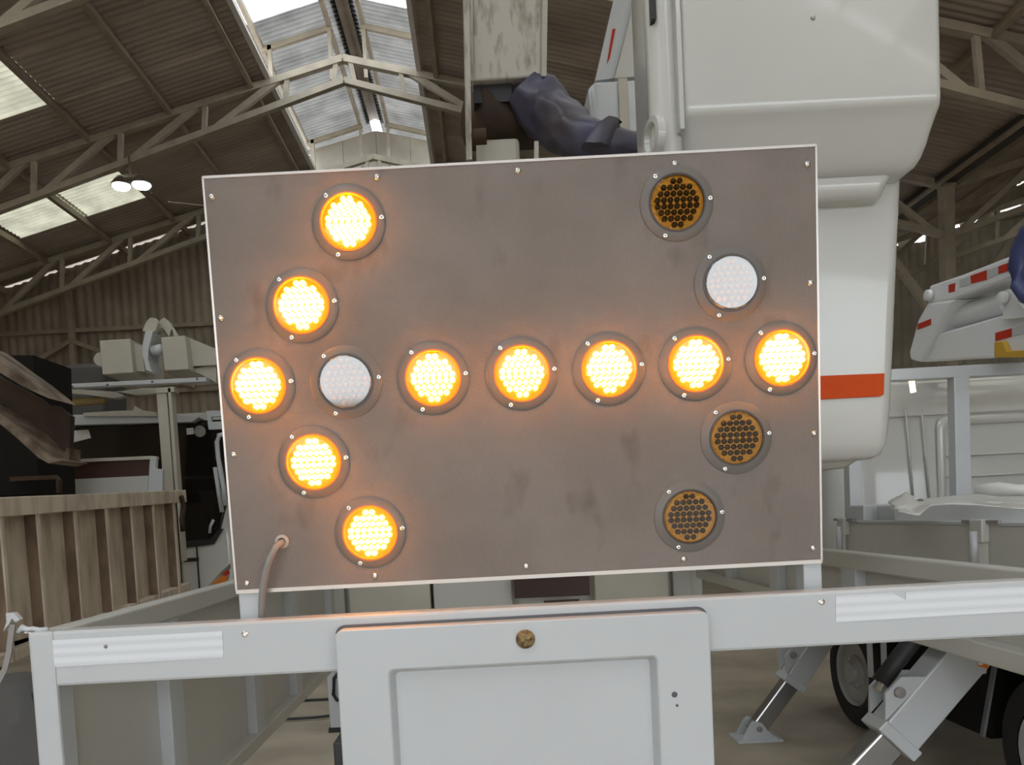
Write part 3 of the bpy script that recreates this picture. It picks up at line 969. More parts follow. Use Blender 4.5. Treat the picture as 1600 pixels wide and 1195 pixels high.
# tarpaulin
tp = thing('boom_tarpaulin', P(900, 200, 3.45), 'crumpled navy blue tarpaulin wrapped round the boom joint above the board', 'tarpaulin')
path = [(813, 127, .05, 3.66), (818, 136, .10, 3.7), (836, 157, .118, 3.7), (856, 178, .122, 3.7), (878, 197, .115, 3.62), (902, 213, .10, 3.55), (930, 222, .085, 3.5), (955, 226, .075, 3.45), (985, 230, .068, 3.45), (1022, 231, .062, 3.45)]
rings = []
sub = []
for (a, b_) in zip(path[:-1], path[1:]):
    for i in range(6):
        f = i / 6
        sub.append(tuple(a[j] * (1 - f) + b_[j] * f for j in range(4)))
sub.append(path[-1])
cs = [P(u, v, y_) for u, v, r, y_ in sub]
n = 48
for i, (u, v, r, y_) in enumerate(sub):
    d = (cs[min(i + 1, len(cs) - 1)] - cs[max(0, i - 1)]).normalized()
    a = d.cross(Vector((0, 1, 0))).normalized()
    b2 = a.cross(d).normalized()
    ring = []
    for k2 in range(n):
        t = 2 * math.pi * k2 / n
        dv = a * math.cos(t) + b2 * math.sin(t)
        pt = cs[i] + dv * r
        w = (1 - 2.6 * abs(noise.noise(pt * 5.0 + Vector((.3, 7, 2))))) * .55 + (1 - 3 * abs(noise.noise(pt * 9.0 + Vector((3, 1, 2))))) * .30 + noise.noise(pt * 20) * .12
        ring.append(cs[i] + dv * r * (0.86 + 0.30 * w))
    rings.append(ring)
MB().rings(rings).build('cloth', M['blue'], tp, smooth=True, angle=50)
rings = []
pk = [(930, 232, .07), (940, 212, .062), (950, 196, .048), (958, 186, .03), (965, 190, .02)]
for i, (u, v, r) in enumerate(pk):
    c = P(u, v, 3.42)
    rings.append([c + Vector((math.cos(t), math.sin(t) * .8, -.25 * math.cos(t))) * r * (1 + .35 * noise.noise(c * 9 + Vector((math.cos(t), math.sin(t), 0)) * 1.6)) for t in [2 * math.pi * k2 / 18 for k2 in range(18)]])
MB().rings(rings).build('cloth_peak', M['blue'], tp, smooth=True, angle=60)

ar = thing('upper_arm', P(985, 120, 4.2), 'pale grey slanting arm with a red striped sticker beside the bucket', 'boom arm')
trace('arm_face', M['greypaint'], ar, [(1000, -30), (1016, -30), (1016, 118), (960, 122)], 4.1, 0.25)
trace('arm_side', M['white'], ar, [(966, -30), (1000, -30), (959, 122), (930, 126)], 4.15, 0.2)
trace('red_stripe', M['red'], ar, [(957, 45), (962, 45), (953, 90), (948, 100)], 4.144, 0.005)
jb = thing('control_housing', P(970, 230, 3.95), 'pale rounded control housing between the tarpaulin and the bucket', 'housing')
x0, x1 = P(923, 180, 4.0).x, P(1025, 180, 4.0).x
MB().loft([(2.2, x0 + .04, x1, 4.0, 4.4, .04), (P(960, 260, 4.0).z, x0 + .03, x1, 4.0, 4.4, .04), (P(960, 132, 4.0).z, x0, x1, 4.0, 4.4, .04), (P(960, 124, 4.0).z, x0 + .02, x1 - .01, 4.02, 4.38, .03)]).build('housing_shell', M['white'], jb, smooth=True, angle=50)
box('housing_rib', M['cream'], jb, P(968, 180, 3.98).x, P(983, 180, 3.98).x, 3.98, 4.02, 2.3, P(960, 126, 4.0).z, .004)

# ------------------------------------------------------------------ truck on the right
rt = thing('flatbed_truck', (2.6, 3.6, 0), 'white flatbed truck with drop sides parked on the right', 'truck')
SX = 1.75
# drop sides (along the truck)
for y0, y1 in ((2.72, 3.70), (1.7, 2.67)):
    s = box('drop_side', M['greypaint'], rt, SX, SX + .035, y0, y1, 0.99, 1.42, .004)
    box('side_top_edge', M['white'], s, SX - .004, SX + .04, y0, y1, 1.418, 1.43, .002)
box('bed_floor', M['greypaint'], rt, SX + .02, 3.5, 1.7, 3.72, 0.95, 1.0)
box('bed_edge', M['white'], rt, SX - .01, SX + .03, 1.7, 3.72, 0.93, 1.0, .004)
for yy in (2.69, 3.71):
    l = box('side_latch', M['greypaint'], rt, SX - .03, SX, yy - .035, yy + .035, 1.36, 1.44, .004)
    MB().tube([(SX - .035, yy, 1.40), (SX - .035, yy, 1.29)], .014, 10).build('latch_barrel', M['white'], l, smooth=True)
    MB().tube([(SX - .035, yy, 1.29), (SX - .035, yy, 1.26)], .008, 8).build('latch_pin', M['steel'], l, smooth=True)
    bar('latch_lever', M['cable'], l, (SX - .01, yy - .1, 1.432), (SX - .01, yy + .1, 1.432), .012, .012)
for yy in (2.3, 2.62):
    hg = MB().tube([(SX - .02, yy, 1.0), (SX - .02, yy + .06, .985)], .014, 8).build('hinge', M['white'], rt, smooth=True)
    MB().tube([(SX - .025, yy + .05, .99), (SX - .03, yy + .055, .93)], .008, 8).build('hinge_hook', M['white'], hg, smooth=True)
# headboard rack
Yr = 3.74
zr = 2.13
box('rack_bar', M['white'], rt, 1.72, 3.4, Yr - .03, Yr + .03, zr - .045, zr + .01, .004)
for u0, u1 in ((1487, 1511),):
    box('rack_post', M['white'], rt, P(u0, 690, Yr).x, P(u1, 690, Yr).x, Yr - .03, Yr + .03, 1.0, zr - .04, .004)
box('rack_post', M['white'], rt, P(1323, 760, Yr).x, P(1342, 760, Yr).x, Yr - .03, Yr + .03, 1.0, zr - .04, .004)
box('rack_post', M['white'], rt, 3.3, 3.36, Yr - .03, Yr + .03, 1.0, zr - .04, .004)
box('headboard', M['white'], rt, 1.78, 3.4, Yr - .02, Yr + .02, 1.0, 1.49, .006)
box('rack_block', M['white'], rt, P(1325, 800, 3.7).x, P(1395, 800, 3.7).x, 3.55, 3.7, 1.0, P(1360, 788, 3.7).z, .006)
box('toolbox', M['white'], rt, P(1397, 800, 3.4).x, P(1480, 800, 3.4).x + .5, 3.4, 3.62, 1.0, P(1430, 787, 3.4).z, .01)
# cab behind the rack
Yc = 4.25
cb = MB().loft([(0.75, 1.95, 3.9, Yc, Yc + 1.6, .08), (1.3, 1.93, 3.9, Yc, Yc + 1.6, .1), (2.0, 1.98, 3.9, Yc + .02, Yc + 1.5, .14), (2.14, 2.06, 3.85, Yc + .06, Yc + 1.4, .16), (2.2, 2.2, 3.75, Yc + .16, Yc + 1.3, .16)]).build('cab', M['white2'], rt, smooth=True, angle=60)
for (u0, v0, u1, v1) in ((1470, 655, 1720, 800),):
    x0, x1, z0, z1 = P(u0, v1, Yc).x, P(u1, v1, Yc).x, P(u0, v1, Yc).z, P(u0, v0, Yc).z
    ring = V3(rrect(x0, x1, z0, z1, .05), Yc - 0.012)
    ring2 = V3(rrect(x0 + .02, x1 - .02, z0 + .02, z1 - .02, .04), Yc - .012)
    ring3 = V3(rrect(x0 - .012, x1 + .012, z0 - .012, z1 + .012, .055), Yc + .002)
    ring4 = V3(rrect(x0 + .035, x1 - .035, z0 + .035, z1 - .035, .035), Yc + .002)
    MB().rings([ring3, ring, ring2, ring4], cap=False).build('pressed_moulding', M['white2'], cb, smooth=True)
for v in (712, 745, 776):
    a, b_ = P(1478, v, Yc), P(1720, v - 12, Yc)
    MB().tube([a, b_], .008, 8).build('pressed_rib', M['white2'], cb, smooth=True)
for u in (1415, 1440):
    MB().tube([P(u, 640, Yc), P(u + 12, 780, Yc)], .006, 8).build('corner_crease', M['white2'], cb, smooth=True)
box('roof_seam', M['greypaint'], cb, 2.0, 3.8, Yc + .005, Yc + .03, 1.965, 1.972)
# door edge and window of cab seen left of the rack
wn = box('side_window', M['glass'], cb, 1.925, 1.95, Yc + .5, Yc + 1.1, 1.35, 1.8, .01)
box('chassis_rail', M['chassis'], rt, 2.68, 2.85, 1.0, 5.9, 0.5, 0.92)
box('chassis_rail', M['chassis'], rt, 3.25, 3.42, 1.0, 5.9, 0.5, 0.92)
box('battery_box', M['chassis'], rt, 2.45, 2.7, 3.75, 4.55, 0.3, 0.85, .02)
box('rear_mudguard', M['chassis'], rt, 2.38, 2.66, 2.75, 3.7, 0.8, 0.92, .02)
# wheels


def wheel(par, x, y, r, w):
    t = MB().lathe([(r * .62, 0), (r * .8, -.01), (r * .96, .015), (r, .05), (r, w - .05), (r * .96, w - .015), (r * .8, w), (r * .62, w)], (x, y, r), (1, 0, 0), 40, cap=False).build('wheel', M['rubber'], par, smooth=True, angle=40)
    h = MB().lathe([(r * .63, 0.03), (r * .60, 0.0), (r * .55, .01), (r * .52, .05), (r * .34, .06), (r * .30, .02), (r * .20, .0), (r * .18, -.02), (0, -.025)], (x, y, r), (1, 0, 0), 32).build('hub', M['hub'], t, smooth=True, angle=35)
    for k2 in range(6):
        a = 2 * math.pi * k2 / 6
        MB().lathe([(.013, 0), (.013, .03), (0, .032)], (x + .04, y + math.cos(a) * r * .25, r + math.sin(a) * r * .25), (-1, 0, 0), 8).build('wheel_nut', M['steel'], t)
    for k2 in range(8):
        a = 2 * math.pi * (k2 + .5) / 8
        MB().lathe([(.026, 0), (.022, .004)], (x + .055, y + math.cos(a) * r * .43, r + math.sin(a) * r * .43), (-1, 0, 0), 10).build('vent_hole', M['chassis'], t)
    return t


wheel(rt, 2.40, 5.07, 0.37, 0.24)
wheel(rt, 2.40, 3.25, 0.37, 0.26)
wheel(rt, 3.5, 5.07, 0.37, 0.24)
# mud flap strip and amber marker
bar('flap_strip', M['seal'], rt, P(1555, 1035, 2.9), P(1535, 1150, 2.9), .02, .01)
ml = trace('side_marker_bracket', M['white'], rt, [(1480, 1012), (1548, 1015), (1541, 1052), (1484, 1063)], 3.02, 0.08)
trace('amber_marker', M['amber'], ml, [(1528, 1029), (1546, 1033), (1545, 1045), (1528, 1041)], 2.98, 0.04, .003)
# ladder frame step
st = rt
for a, b_ in (((1358, 995), (1361, 1056)), ((1380, 995), (1382, 1060)), ((1358, 1054), (1384, 1060))):
    bar('step_rail', M['white'], st, P(*a, 4.2), P(*b_, 4.2), .022, .022)


# outriggers
def outrigger(Y, foot, elbow, topp, w, label, with_foot=True, hose=False):
    f, e, tp_ = P(*foot, Y), P(*elbow, Y), P(*topp, Y)
    d = (e - f).normalized()
    sl = bar('outrigger', M['white'], rt, e, tp_, w * 1.12, .13, up=(0, 1, 0), bevel=.008, label=label)
    t = sl
    bar('inner_rod', M['chrome'], t, f - d * .02, e + d * .1, w * .82, .09, up=(0, 1, 0), bevel=.008)
    bar('collar', M['white'], sl, e - d * .025, e + d * .025, w * 1.3, .15, up=(0, 1, 0), bevel=.006)
    s2 = Vector((-d.z, 0, d.x))
    if s2.z < 0: s2 = -s2
    lug = e + d * .13 + s2 * (w * .62)
    for yy in (-.06, .06):
        MB().prism([lug + d * -.11 + Vector((0, yy, 0)), lug + d * .13 + Vector((0, yy, 0)), lug + d * .06 + s2 * .075 + Vector((0, yy, 0)), lug + s2 * .075 + d * -.03 + Vector((0, yy, 0))], (0, .016, 0)).build('lug', M['white'], sl)
    MB().lathe([(.022, 0), (.022, .012), (.015, .016)], lug + s2 * .04 + d * .01 + Vector((0, -.06, 0)), (0, -1, 0), 14).build('pin', M['cable'], sl, smooth=True, angle=40)
    if with_foot:
        g = Vector((f.x, Y, 0))
        k_ = 0.72
        MB().prism([g + Vector((-.20 * k_, -.1, 0)), g + Vector((.20 * k_, -.1, 0)), g + Vector((.20 * k_, -.1, .018)), g + Vector((-.20 * k_, -.1, .018))], (0, .2, 0)).build('foot_plate', M['white'], sl, .004)
        for yy in (-.07, .055):
            MB().prism([g + Vector((a_ * k_, yy, b_ * k_)) for a_, b_ in ((-.15, .025), (.17, .025), (.09, .08), (.03, .17), (-.05, .19), (-.08, .15))], (0, .015, 0)).build('foot_cheek', M['white'], sl)
        MB().lathe([(.016, 0), (.016, .02), (.010, .024)], g + Vector((0, -.07, .085)), (0, -1, 0), 14).build('foot_pin', M['cable'], sl, smooth=True, angle=40)
    if hose:
        MB().tube([lug + s2 * .09 + d * .0, lug + s2 * .1 + d * .1, lug + s2 * .12 + d * .3, lug + s2 * .13 + d * .52], .035, 12).build('hydraulic_hose', M['black'], t, smooth=True)
        MB().tube([lug + s2 * .07 - d * .03, lug + s2 * .10 + d * .08], .018, 10).build('hose_fitting', M['steel'], t, smooth=True)
    return t


outrigger(4.92, (1180, 1140), (1236, 1064), (1330, 925), 0.125, 'far white stabiliser leg with its foot on the floor', True)
og = outrigger(3.05, (1260, 1290), (1392, 1150), (1528, 990), 0.15, 'near white stabiliser leg with a black hose', True, True)

# rolled film on the right bed
fm = thing('plastic_film', (2.2, 3.0, 1.4), 'crumpled pale plastic film lying on the truck bed at the right', 'film')


def sheet_grid(pts_top, pts_bot, Y0, Y1, amp, ny=10):
    vs, fs = [], []
    n = 40
    for j in range(ny + 1):
        g = j / ny
        for i in range(n + 1):
            f = i / n * (len(pts_top) - 1)
            k0 = min(int(f), len(pts_top) - 2)
            h = f - k0
            a = [pts_top[k0][c] * (1 - h) + pts_top[k0 + 1][c] * h for c in (0, 1)]
            b2 = [pts_bot[k0][c] * (1 - h) + pts_bot[k0 + 1][c] * h for c in (0, 1)]
            u, v = a[0] * (1 - g) + b2[0] * g, a[1] * (1 - g) + b2[1] * g
            p = P(u, v, Y0 * (1 - g) + Y1 * g)
            p.y += amp * (noise.noise(p * 14) + .5 * noise.noise(p * 31))
            vs.append(p)
    for j in range(ny):
        for i in range(n):
            fs.append((j * (n + 1) + i, j * (n + 1) + i + 1, (j + 1) * (n + 1) + i + 1, (j + 1) * (n + 1) + i))
    return MB().add(vs, fs)


o = sheet_grid([(1388, 786), (1418, 768), (1440, 780), (1480, 776), (1530, 772), (1600, 776), (1680, 770)], [(1400, 800), (1436, 806), (1450, 790), (1490, 788), (1530, 790), (1600, 796), (1680, 790)], 3.3, 2.95, .05).build('film_sheet', M['film'], fm, smooth=True, angle=25, fix=False)
sm = o.modifiers.new('solid', 'SOLIDIFY'); sm.thickness = .003
MB().tube([P(1524, 764, 3.0), P(1560, 764, 2.95), P(1590, 766, 2.9), P(1640, 764, 2.85)], [.018, .028, .022, .026], 14).build('film_roll', M['film'], fm, smooth=True)

# boom of the right truck with red and white chevrons
rb = thing('articulated_boom', (2.4, 4.0, 2.14), 'white folded boom with red and silver reflective strips resting on the right truck rack', 'boom')
XB = 2.42


def pxl(name, mt, par, pts, X, th, bevel=0.0):
    return MB().prism([PX(u, v, X) for u, v in pts], (th, 0, 0)).build(name, mt, par, bevel)


pxl('upper_arm', M['white_lit'], rb, [(1452, 446), (1500, 430), (1600, 391), (1720, 340), (1720, 395), (1600, 428), (1530, 453), (1490, 468), (1448, 478)], XB, .22, .012)
pxl('end_link', M['white_lit'], rb, [(1448, 474), (1490, 468), (1472, 496), (1458, 523), (1438, 566), (1422, 562), (1420, 550), (1434, 500)], XB - .01, .24, .012)
pxl('lower_arm', M['white_lit'], rb, [(1462, 522), (1600, 482), (1720, 440), (1720, 530), (1600, 556), (1440, 566)], XB + .02, .2, .012)
a, b_ = PX(1478, 502, XB + .1), PX(1578, 470, XB + .1)
MB().tube([a, a.lerp(b_, .12), a.lerp(b_, .13), b_], [.02, .02, .055, .055], 16).build('cylinder', M['white_lit'], rb, smooth=True, angle=40)
pxl('cylinder_lug', M['white_lit'], rb, [(1566, 500), (1568, 462), (1574, 452), (1582, 456), (1602, 486), (1602, 496)], XB - .005, .05, .004)
for u, v in ((1453, 461), (1570, 465)):
    MB().lathe([(.028, 0), (.028, .02), (.018, .024)], PX(u, v, XB - .01), (-1, 0, 0), 14).build('pivot_bolt', M['white_lit'], rb, smooth=True, angle=40)
for pts, mt in (([(1482, 445), (1492, 442), (1491, 455), (1482, 457)], 'red'), ([(1516, 431), (1541, 422), (1541, 437), (1517, 443)], 'red'), ([(1560, 416), (1582, 408), (1582, 421), (1560, 428)], 'red'),
                ([(1499, 437), (1515, 432), (1515, 444), (1499, 449)], 'silver_tape'), ([(1542, 422), (1559, 416), (1559, 428), (1542, 436)], 'silver_tape')):
    pxl('reflective_strip', M[mt], rb, pts, XB - .003, .004)
pxl('reflective_strip', M['red'], rb, [(1434, 506), (1454, 498), (1454, 507), (1433, 515)], XB - .013, .004)
for pts, mt in (([(1555, 520), (1580, 513), (1580, 526), (1555, 533)], 'red'), ([(1581, 513), (1620, 500), (1620, 516), (1581, 526)], 'silver_tape')):
    pxl('reflective_strip', M[mt], rb, pts, XB + .017, .004)
ys = thing('yellow_strap', PX(1570, 555, 2.4), 'yellow padded strap wrapped round the lower boom arm', 'strap')
pxl('strap_band', M['yellow'], ys, [(1553, 534), (1566, 533), (1572, 548), (1720, 545), (1720, 556), (1553, 559)], XB - .008, .026, .004)
bh = thing('hose_loop', PX(1600, 420, 2.4), 'thick navy blue hose loop hanging over the boom at the right edge', 'hose')
MB().tube([PX(u, v, XB - .06) for u, v in ((1625, 340), (1606, 362), (1592, 392), (1588, 418), (1592, 444), (1604, 462), (1625, 470))], .033, 14).build('hose', M['hose_blue'], bh, smooth=True)
# small glowing marker under rack
mk = thing('marker_lamp', P(1426, 605, 4.0), 'small glowing amber marker lamp under the rack bar of the right truck', 'lamp')
box('lamp_body', M['white'], mk, P(1420, 600, 4.0).x, P(1432, 600, 4.0).x, 4.0, 4.1, P(1426, 592, 4).z, P(1426, 585, 4).z + .03)
MB().tube([P(1424, 592, 3.99), P(1427, 613, 3.99)], .014, 10).build('glow', emis('marker_glow', (1.0, 0.72, 0.32), 4.0), mk, smooth=True)

# ------------------------------------------------------------------ left side: steel bin
bn = thing('steel_bin', (-3.2, 6.1, 0), 'worn cream ribbed steel tipper bin at the lower left', 'bin')
XB2 = -3.0
zt0_, zt1_ = 1.80, 1.93
zb0, zb1 = 0.80, 0.96
ya, yb = 4.3, 7.62
zt = lambda y: zt0_ + (zt1_ - zt0_) * (y - 4.8) / 2.8
zb = lambda y: zb0 + (zb1 - zb0) * (y - 4.8) / 2.8
MB().prism([Vector((XB2 - .02, ya, zb(ya))), Vector((XB2 - .02, yb, zb(yb))), Vector((XB2 - .02, yb, zt(yb))), Vector((XB2 - .02, ya, zt(ya)))], (-0.03, 0, 0)).build('side_sheet', M['bin'], bn)
bar('top_rim', M['bin'], bn, (XB2 + .02, ya, zt(ya) - .05), (XB2 + .02, yb, zt(yb) - .05), .12, .12, .006)
bar('bottom_rim', M['bin'], bn, (XB2 + .01, ya, zb(ya) + .03), (XB2 + .01, yb, zb(yb) + .03), .1, .07, .006)
for u in (8, 65, 123, 172, 211, 245, 277):
    y1 = PX(u, 850, XB2 + .065).y
    y0 = y1 - .03
    r_ = MB().prism([Vector((XB2 + .065, y0, zb(y0))), Vector((XB2 + .065, y1, zb(y1))), Vector((XB2 + .065, y1, zt(y1) - .1)), Vector((XB2 + .065, y0, zt(y0) - .1))], (-.085, 0, 0)).build('side_rib', M['binrib'], bn)
    MB().prism([Vector((XB2 + .07, y0 - .003, zb(y0))), Vector((XB2 + .07, y1, zb(y1))), Vector((XB2 + .07, y1, zt(y1) - .1)), Vector((XB2 + .07, y0 - .003, zt(y0) - .1))], (-.012, 0, 0)).build('rib_edge', M['bin'], r_)
box('end_sheet', M['bin'], bn, -5.0, XB2 - .02, yb - .03, yb, zb(yb), zt(yb))
box('far_side', M['binrib'], bn, -5.03, -5.0, ya, yb, .9, 1.85)
box('end_sheet', M['bin'], bn, -5.0, XB2 - .02, ya, ya + .03, zb(ya), zt(ya))
box('bin_floor', M['binrib'], bn, -5.0, XB2 - .02, ya, yb, .86, .9)
for yy in (4.6, 7.2):
    box('bin_leg', M['binrib'], bn, XB2 - .3, XB2 - .18, yy, yy + .12, 0, .86)
    box('bin_leg', M['binrib'], bn, -4.8, -4.68, yy, yy + .12, 0, .86)
MB().tube([PX(283, 775, XB2 + .1), PX(287, 790, XB2 + .1), PX(284, 812, XB2 + .1), PX(286, 830, XB2 + .1)], .025, 8).build('latch_chain', M['rust'], bn, smooth=True)

# items in the bin
wp = thing('white_panel_frame', P(180, 740, 7.9), 'pale grey and dark brown window-like panel standing behind the steel bin', 'panel')
Yp = 7.75
trace('top_bar', M['cream'], wp, [(75, 719), (238, 712), (245, 713), (245, 717), (75, 724)], Yp, .05)
trace('brown_pane', M['brown'], wp, [(80, 724), (234, 717), (232, 745), (95, 752)], Yp + .02, .03)
trace('grey_pane', M['greypaint'], wp, [(107, 749), (232, 743), (230, 775), (120, 778)], Yp + .01, .03)
trace('side_bar', M['white'], wp, [(234, 716), (244, 715), (243, 732), (254, 733), (253, 768), (231, 770)], Yp - .02, .06, .004)
box('stand', M['cream'], wp, P(236, 770, Yp).x, P(242, 770, Yp).x, Yp, Yp + .05, 0, 1.9)

# rusty tilted channel upper left
rc = thing('rusty_channel', P(40, 650, 5.4), 'big rusty brown steel channel tilting down at the left edge', 'steel channel')
Yq = 5.6
trace('web', M['rust'], rc, [(-40, 560), (0, 590), (60, 622), (75, 634), (88, 633), (110, 650), (108, 705), (100, 716), (-40, 640)], Yq, .06)
trace('upper_flange', M['rustlight'], rc, [(-40, 535), (0, 564), (34, 588), (62, 610), (76, 622), (62, 616), (36, 604), (0, 582), (-40, 556)], Yq - .3, .36)
trace('lower_flange', M['rustlight'], rc, [(-40, 620), (0, 645), (35, 672), (78, 714), (96, 719), (76, 724), (60, 715), (24, 682), (0, 662), (-40, 640)], Yq - .3, .36)
trace('end_plate', M['rustlight'], rc, [(104, 700), (109, 700), (108, 718), (97, 718)], Yq - .1, .15)
dk = thing('dark_machine', P(-20, 700, 6.5), 'dark unlit machinery standing behind the rusty channel', 'machine')
trace('machine_body', M['chassis'], dk, [(-80, 555), (52, 555), (54, 610), (60, 770), (-80, 780)], 6.6, .6)
trace('machine_rail', M['rust'], dk, [(15, 745), (85, 742), (92, 750), (92, 770), (88, 770), (87, 748), (15, 752)], 6.5, .05)
rg = thing('canvas_heap', (-1.55, 2.6, 0), 'heap of dark crumpled canvas behind the left frame post', 'canvas')
rings = []
for i in range(9):
    f = i / 8
    ring = []
    for k2 in range(28):
        t = 2 * math.pi * k2 / 28
        r = (.42 * math.cos(f * 1.45) + .02)
        p = Vector((-1.62 + r * math.cos(t), 2.6 + r * math.sin(t) * 1.3, 1.08 * math.sin(f * 1.5)))
        w = noise.noise(p * 4.5) + .5 * noise.noise(p * 9)
        p += Vector((math.cos(t), math.sin(t), 0)) * w * .09
        p.z = max(0, p.z + w * .03 * f)
        ring.append(p)
    rings.append(ring)
MB().rings(rings).build('canvas_fold', M['greydark'], rg, smooth=True, angle=30)

# white truck cab on the left
lc = thing('cab_over_truck', (-4.1, 10.2, 0), 'white cab-over truck with dark windscreen, left of the arrow board', 'truck')
Yl = 9.5
x0, x1 = P(60, 700, Yl).x, P(368, 860, Yl).x
MB().loft([(0.45, x0, x1, Yl, Yl + 2.0, .1), (1.35, x0, x1, Yl, Yl + 2.0, .12), (2.9, x0 + .1, x1 - .12, Yl + .15, Yl + 2.0, .15), (3.0, x0 + .15, x1 - .18, Yl + .2, Yl + 1.95, .15)]).build('cab_shell', M['white2'], lc, smooth=True, angle=50)
MB().prism([P(70, 668, Yl), P(200, 661, Yl), P(345, 655, Yl), P(352, 700, Yl), P(352, 790, Yl), P(345, 825, Yl), P(330, 846, Yl), P(290, 851, Yl), P(70, 858, Yl)], (0, .12, 0)).build('windscreen', M['glass'], lc, .02)
trace('windscreen_seal', M['black'], lc, [(290, 846), (328, 842), (343, 826), (348, 826), (334, 850), (290, 856)], Yl - .02, .04)
trace('roof_visor', M['white'], lc, [(108, 648), (245, 646), (310, 652), (300, 659), (108, 664)], Yl - .12, .2)
trace('visor_rail', M['cream'], lc, [(130, 645), (175, 642), (208, 641), (210, 634), (222, 641), (245, 644), (245, 650), (130, 650)], Yl - .15, .05)
box('panel_seam', M['black'], lc, P(310, 890, Yl).x - .008, P(310, 890, Yl).x + .008, Yl - .012, Yl + .02, .5, 1.38)
trace('bumper_gap', M['black'], lc, [(288, 872), (310, 871), (310, 876), (288, 878)], Yl - .015, .03)
hl = trace('indicator', M['amber'], lc, [(330, 913), (346, 900), (356, 899), (353, 910)], Yl - .03, .05, .004)
trace('red_reflector', M['red'], lc, [(346, 897), (356, 890), (358, 896), (352, 899)], Yl - .03, .05)
trace('lamp_rim', M['steel'], lc, [(322, 918), (345, 893), (360, 880), (360, 888), (347, 899), (330, 917)], Yl - .02, .03)
trace('mirror_bracket', M['white'], lc, [(322, 642), (346, 641), (346, 650), (330, 651), (330, 659), (346, 658), (346, 670), (326, 671)], Yl - .3, .06)
MB().tube([P(u, v, Yl - .3) for u, v in ((352, 678), (342, 680), (339, 690), (341, 715), (349, 760), (352, 790))], .03, 8).build('mirror_arm', M['white'], lc, smooth=True)
MB().tube([P(u, v, Yl - .25) for u, v in ((336, 730), (342, 770), (347, 800))], .028, 8).build('grab_rail', M['white'], lc, smooth=True)
MB().tube([P(u, v, Yl - .04) for u, v in ((328, 833), (329, 822), (334, 812))], .02, 8).build('wiper_glint', M['white'], lc, smooth=True)
trace('windscreen_sticker', M['film'], lc, [(291, 669), (302, 668), (303, 678), (292, 679)], Yl - .006, .01)
MB().lathe([(.07, 0), (.07, .02), (.03, .03)], P(313, 674, Yl), (0, -1, 0), 16).build('round_permit', M['cable'], lc, smooth=True, angle=40)
trace('paper_sheet', M['film'], lc, [(109, 673), (138, 671), (142, 684), (118, 690), (108, 694)], Yl - .006, .01)
wheel(lc, x1 - .3, 10.3, .48, .26)

# rack with booms above the cab
rk = thing('boom_rack', (-3.6, 8.6, 0), 'long white rack bar on a post above the left truck cab', 'rack')
Yk = 8.6
MB().prism([P(58, 602, Yk), P(322, 589, Yk), P(322, 596, Yk), P(58, 608, Yk)], (0, .1, 0)).build('rack_bar', M['white'], rk, .004)
x0 = P(247, 650, Yk).x
x1 = P(263, 650, Yk).x
box('rack_post', M['cream'], rk, x0, x1, Yk, Yk + .12, 0, P(255, 612, Yk).z, .004)
box('post_edge', M['cream'], rk, P(266, 650, Yk).x, P(271, 650, Yk).x, Yk - .02, Yk + .1, 1.2, P(268, 606, Yk).z, .004)
trace('post_cap', M['cream'], rk, [(244, 606), (272, 604), (272, 612), (244, 614)], Yk - .02, .14)
for pts in ([(70, 612), (120, 608), (180, 612), (196, 618), (178, 622), (130, 616)], [(180, 612), (225, 606), (250, 606), (250, 614), (215, 617)]):
    trace('folded_bracket', M['cream'], rk, pts, Yk + .2, .12)
for u, v in ((113, 604), (168, 601), (238, 596), (308, 592)):
    MB().lathe([(.013, 0), (.012, .008), (0, .01)], P(u, v, Yk), (0, -1, 0), 8).build('bolt', M['seal'], rk)
MB().tube([P(95, 630, Yk + .3), P(165, 625, Yk + .3)], .045, 12).build('foam_tube', M['foam'], rk, smooth=True)
bt = thing('boom_tip_pair', P(240, 590, 9.0), 'two square cream boom ends with a hooked bracket between them, on the left rack', 'boom')
Yw = 9.0
t_ = trace('boom_end', M['cream'], bt, [(155, 532), (203, 529), (208, 582), (160, 585)], Yw, .9, .008)
t2 = trace('boom_end', M['cream'], bt, [(251, 527), (289, 524), (295, 577), (257, 579)], Yw - .1, 1.0, .008)
trace('boom_side', M['cream'], bt, [(289, 525), (338, 545), (338, 570), (296, 572)], Yw + .05, .3)
trace('boom_under', M['cream'], bt, [(295, 577), (338, 570), (338, 598), (325, 590)], Yw + .1, .3)
MB().lathe([(.08, 0), (.08, .3)], P(157, 561, Yw + .1), (0, 1, 0), 20).build('end_knob', M['cream'], bt, smooth=True, angle=40)
h_ = trace('hook_plate', M['cream'], bt, [(222, 517), (228, 503), (234, 496), (243, 497), (247, 504), (242, 518)], Yw - .1, .08, .004)
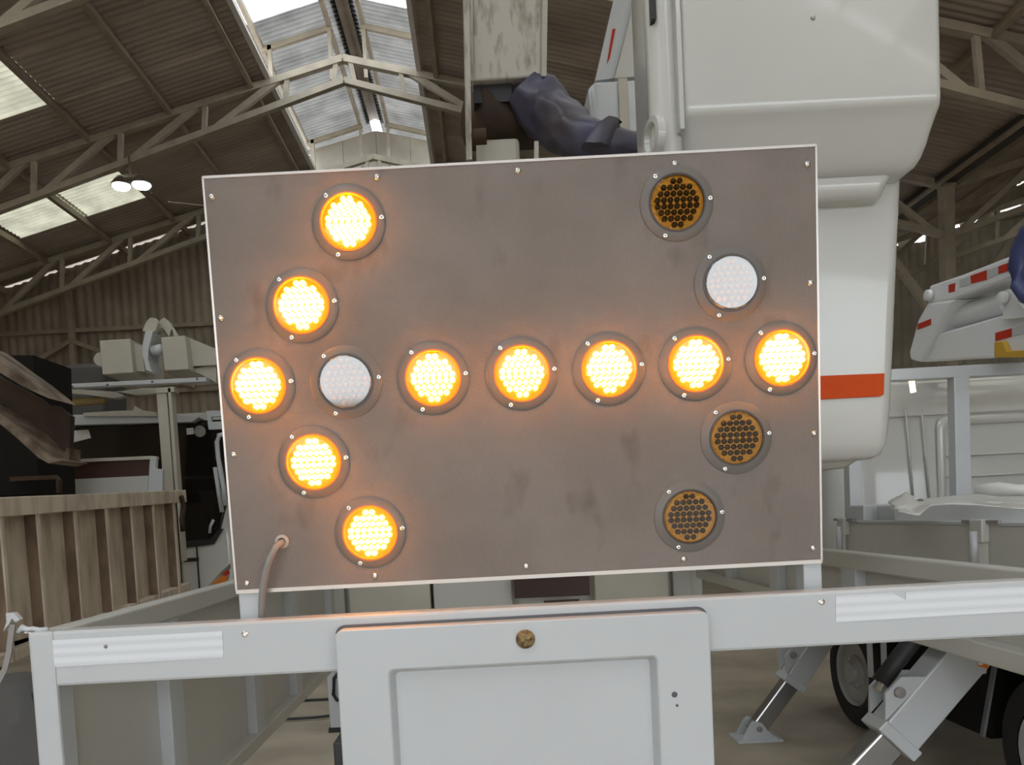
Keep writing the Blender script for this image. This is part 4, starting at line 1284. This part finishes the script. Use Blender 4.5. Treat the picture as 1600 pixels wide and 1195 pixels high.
trace('hook_plate', M['cream'], bt, [(245, 516), (250, 500), (256, 496), (264, 503), (277, 525), (272, 525), (268, 513), (264, 526), (254, 512)], Yw + .05, .08, .004)
trace('link_strap', M['white'], bt, [(227, 517), (239, 517), (232, 545), (231, 562), (238, 582), (228, 578), (222, 552), (222, 540)], Yw - .12, .3, .004)
MB().tube([P(238, 549, Yw - .05), P(254, 545, Yw - .05)], .06, 14).build('pin', M['white'], bt, smooth=True)
trace('link_block', M['cream'], bt, [(204, 531), (222, 545), (226, 580), (208, 580)], Yw + .1, .3)
gt = thing('grey_cover', (P(120, 590, 9.9).x, 10.2, 3.02), 'dark grey rounded cover behind the rack bar at the left', 'cover')
x0, x1 = P(78, 590, 9.9).x, P(160, 590, 9.9).x
MB().loft([(3.02, x0, x1, 9.9, 10.6, .1), (P(120, 600, 9.9).z, x0, x1, 9.9, 10.6, .1), (P(120, 575, 9.9).z, x0 + .02, x1, 9.9, 10.6, .15), (P(120, 566, 9.9).z, x0 + .12, x1 - .1, 10, 10.5, .15)]).build('cover_shell', M['greydark'], gt, smooth=True, angle=50)

# ------------------------------------------------------------------ far items on the floor
wc = thing('white_cabinet', (P(525, 1100, 5.9).x, 5.9, 0), 'small white cabinet with a black handle standing on the floor behind the door', 'cabinet')
fz = 0.0
x0, x1 = P(512, 1080, 5.6).x, P(560, 1080, 5.6).x
box('cabinet_body', M['white'], wc, x0, x1 + .2, 5.6, 5.9, 0.03, .75, .01)
box('cabinet_base', M['black'], wc, x0 - .01, x1 + .2, 5.59, 5.9, 0, .03)
MB().tube([P(u, v, 5.57) for u, v in ((530, 1050), (522, 1060), (521, 1085), (526, 1093), (545, 1095))], .014, 8).build('handle', M['black'], wc, smooth=True)
cpts = []
for i in range(30):
    t = i / 29 * 2 * math.pi
    cpts.append(Vector((-1.55 + .42 * math.cos(t), 6.3 + .35 * math.sin(t) + .03 * math.sin(3 * t), .012 + .0004 * i)))
setp(MB().tube(cpts, .012, 6).build('coiled_cable', M['black'], None, smooth=True), 'thin black cable coiled on the concrete floor', 'cable')
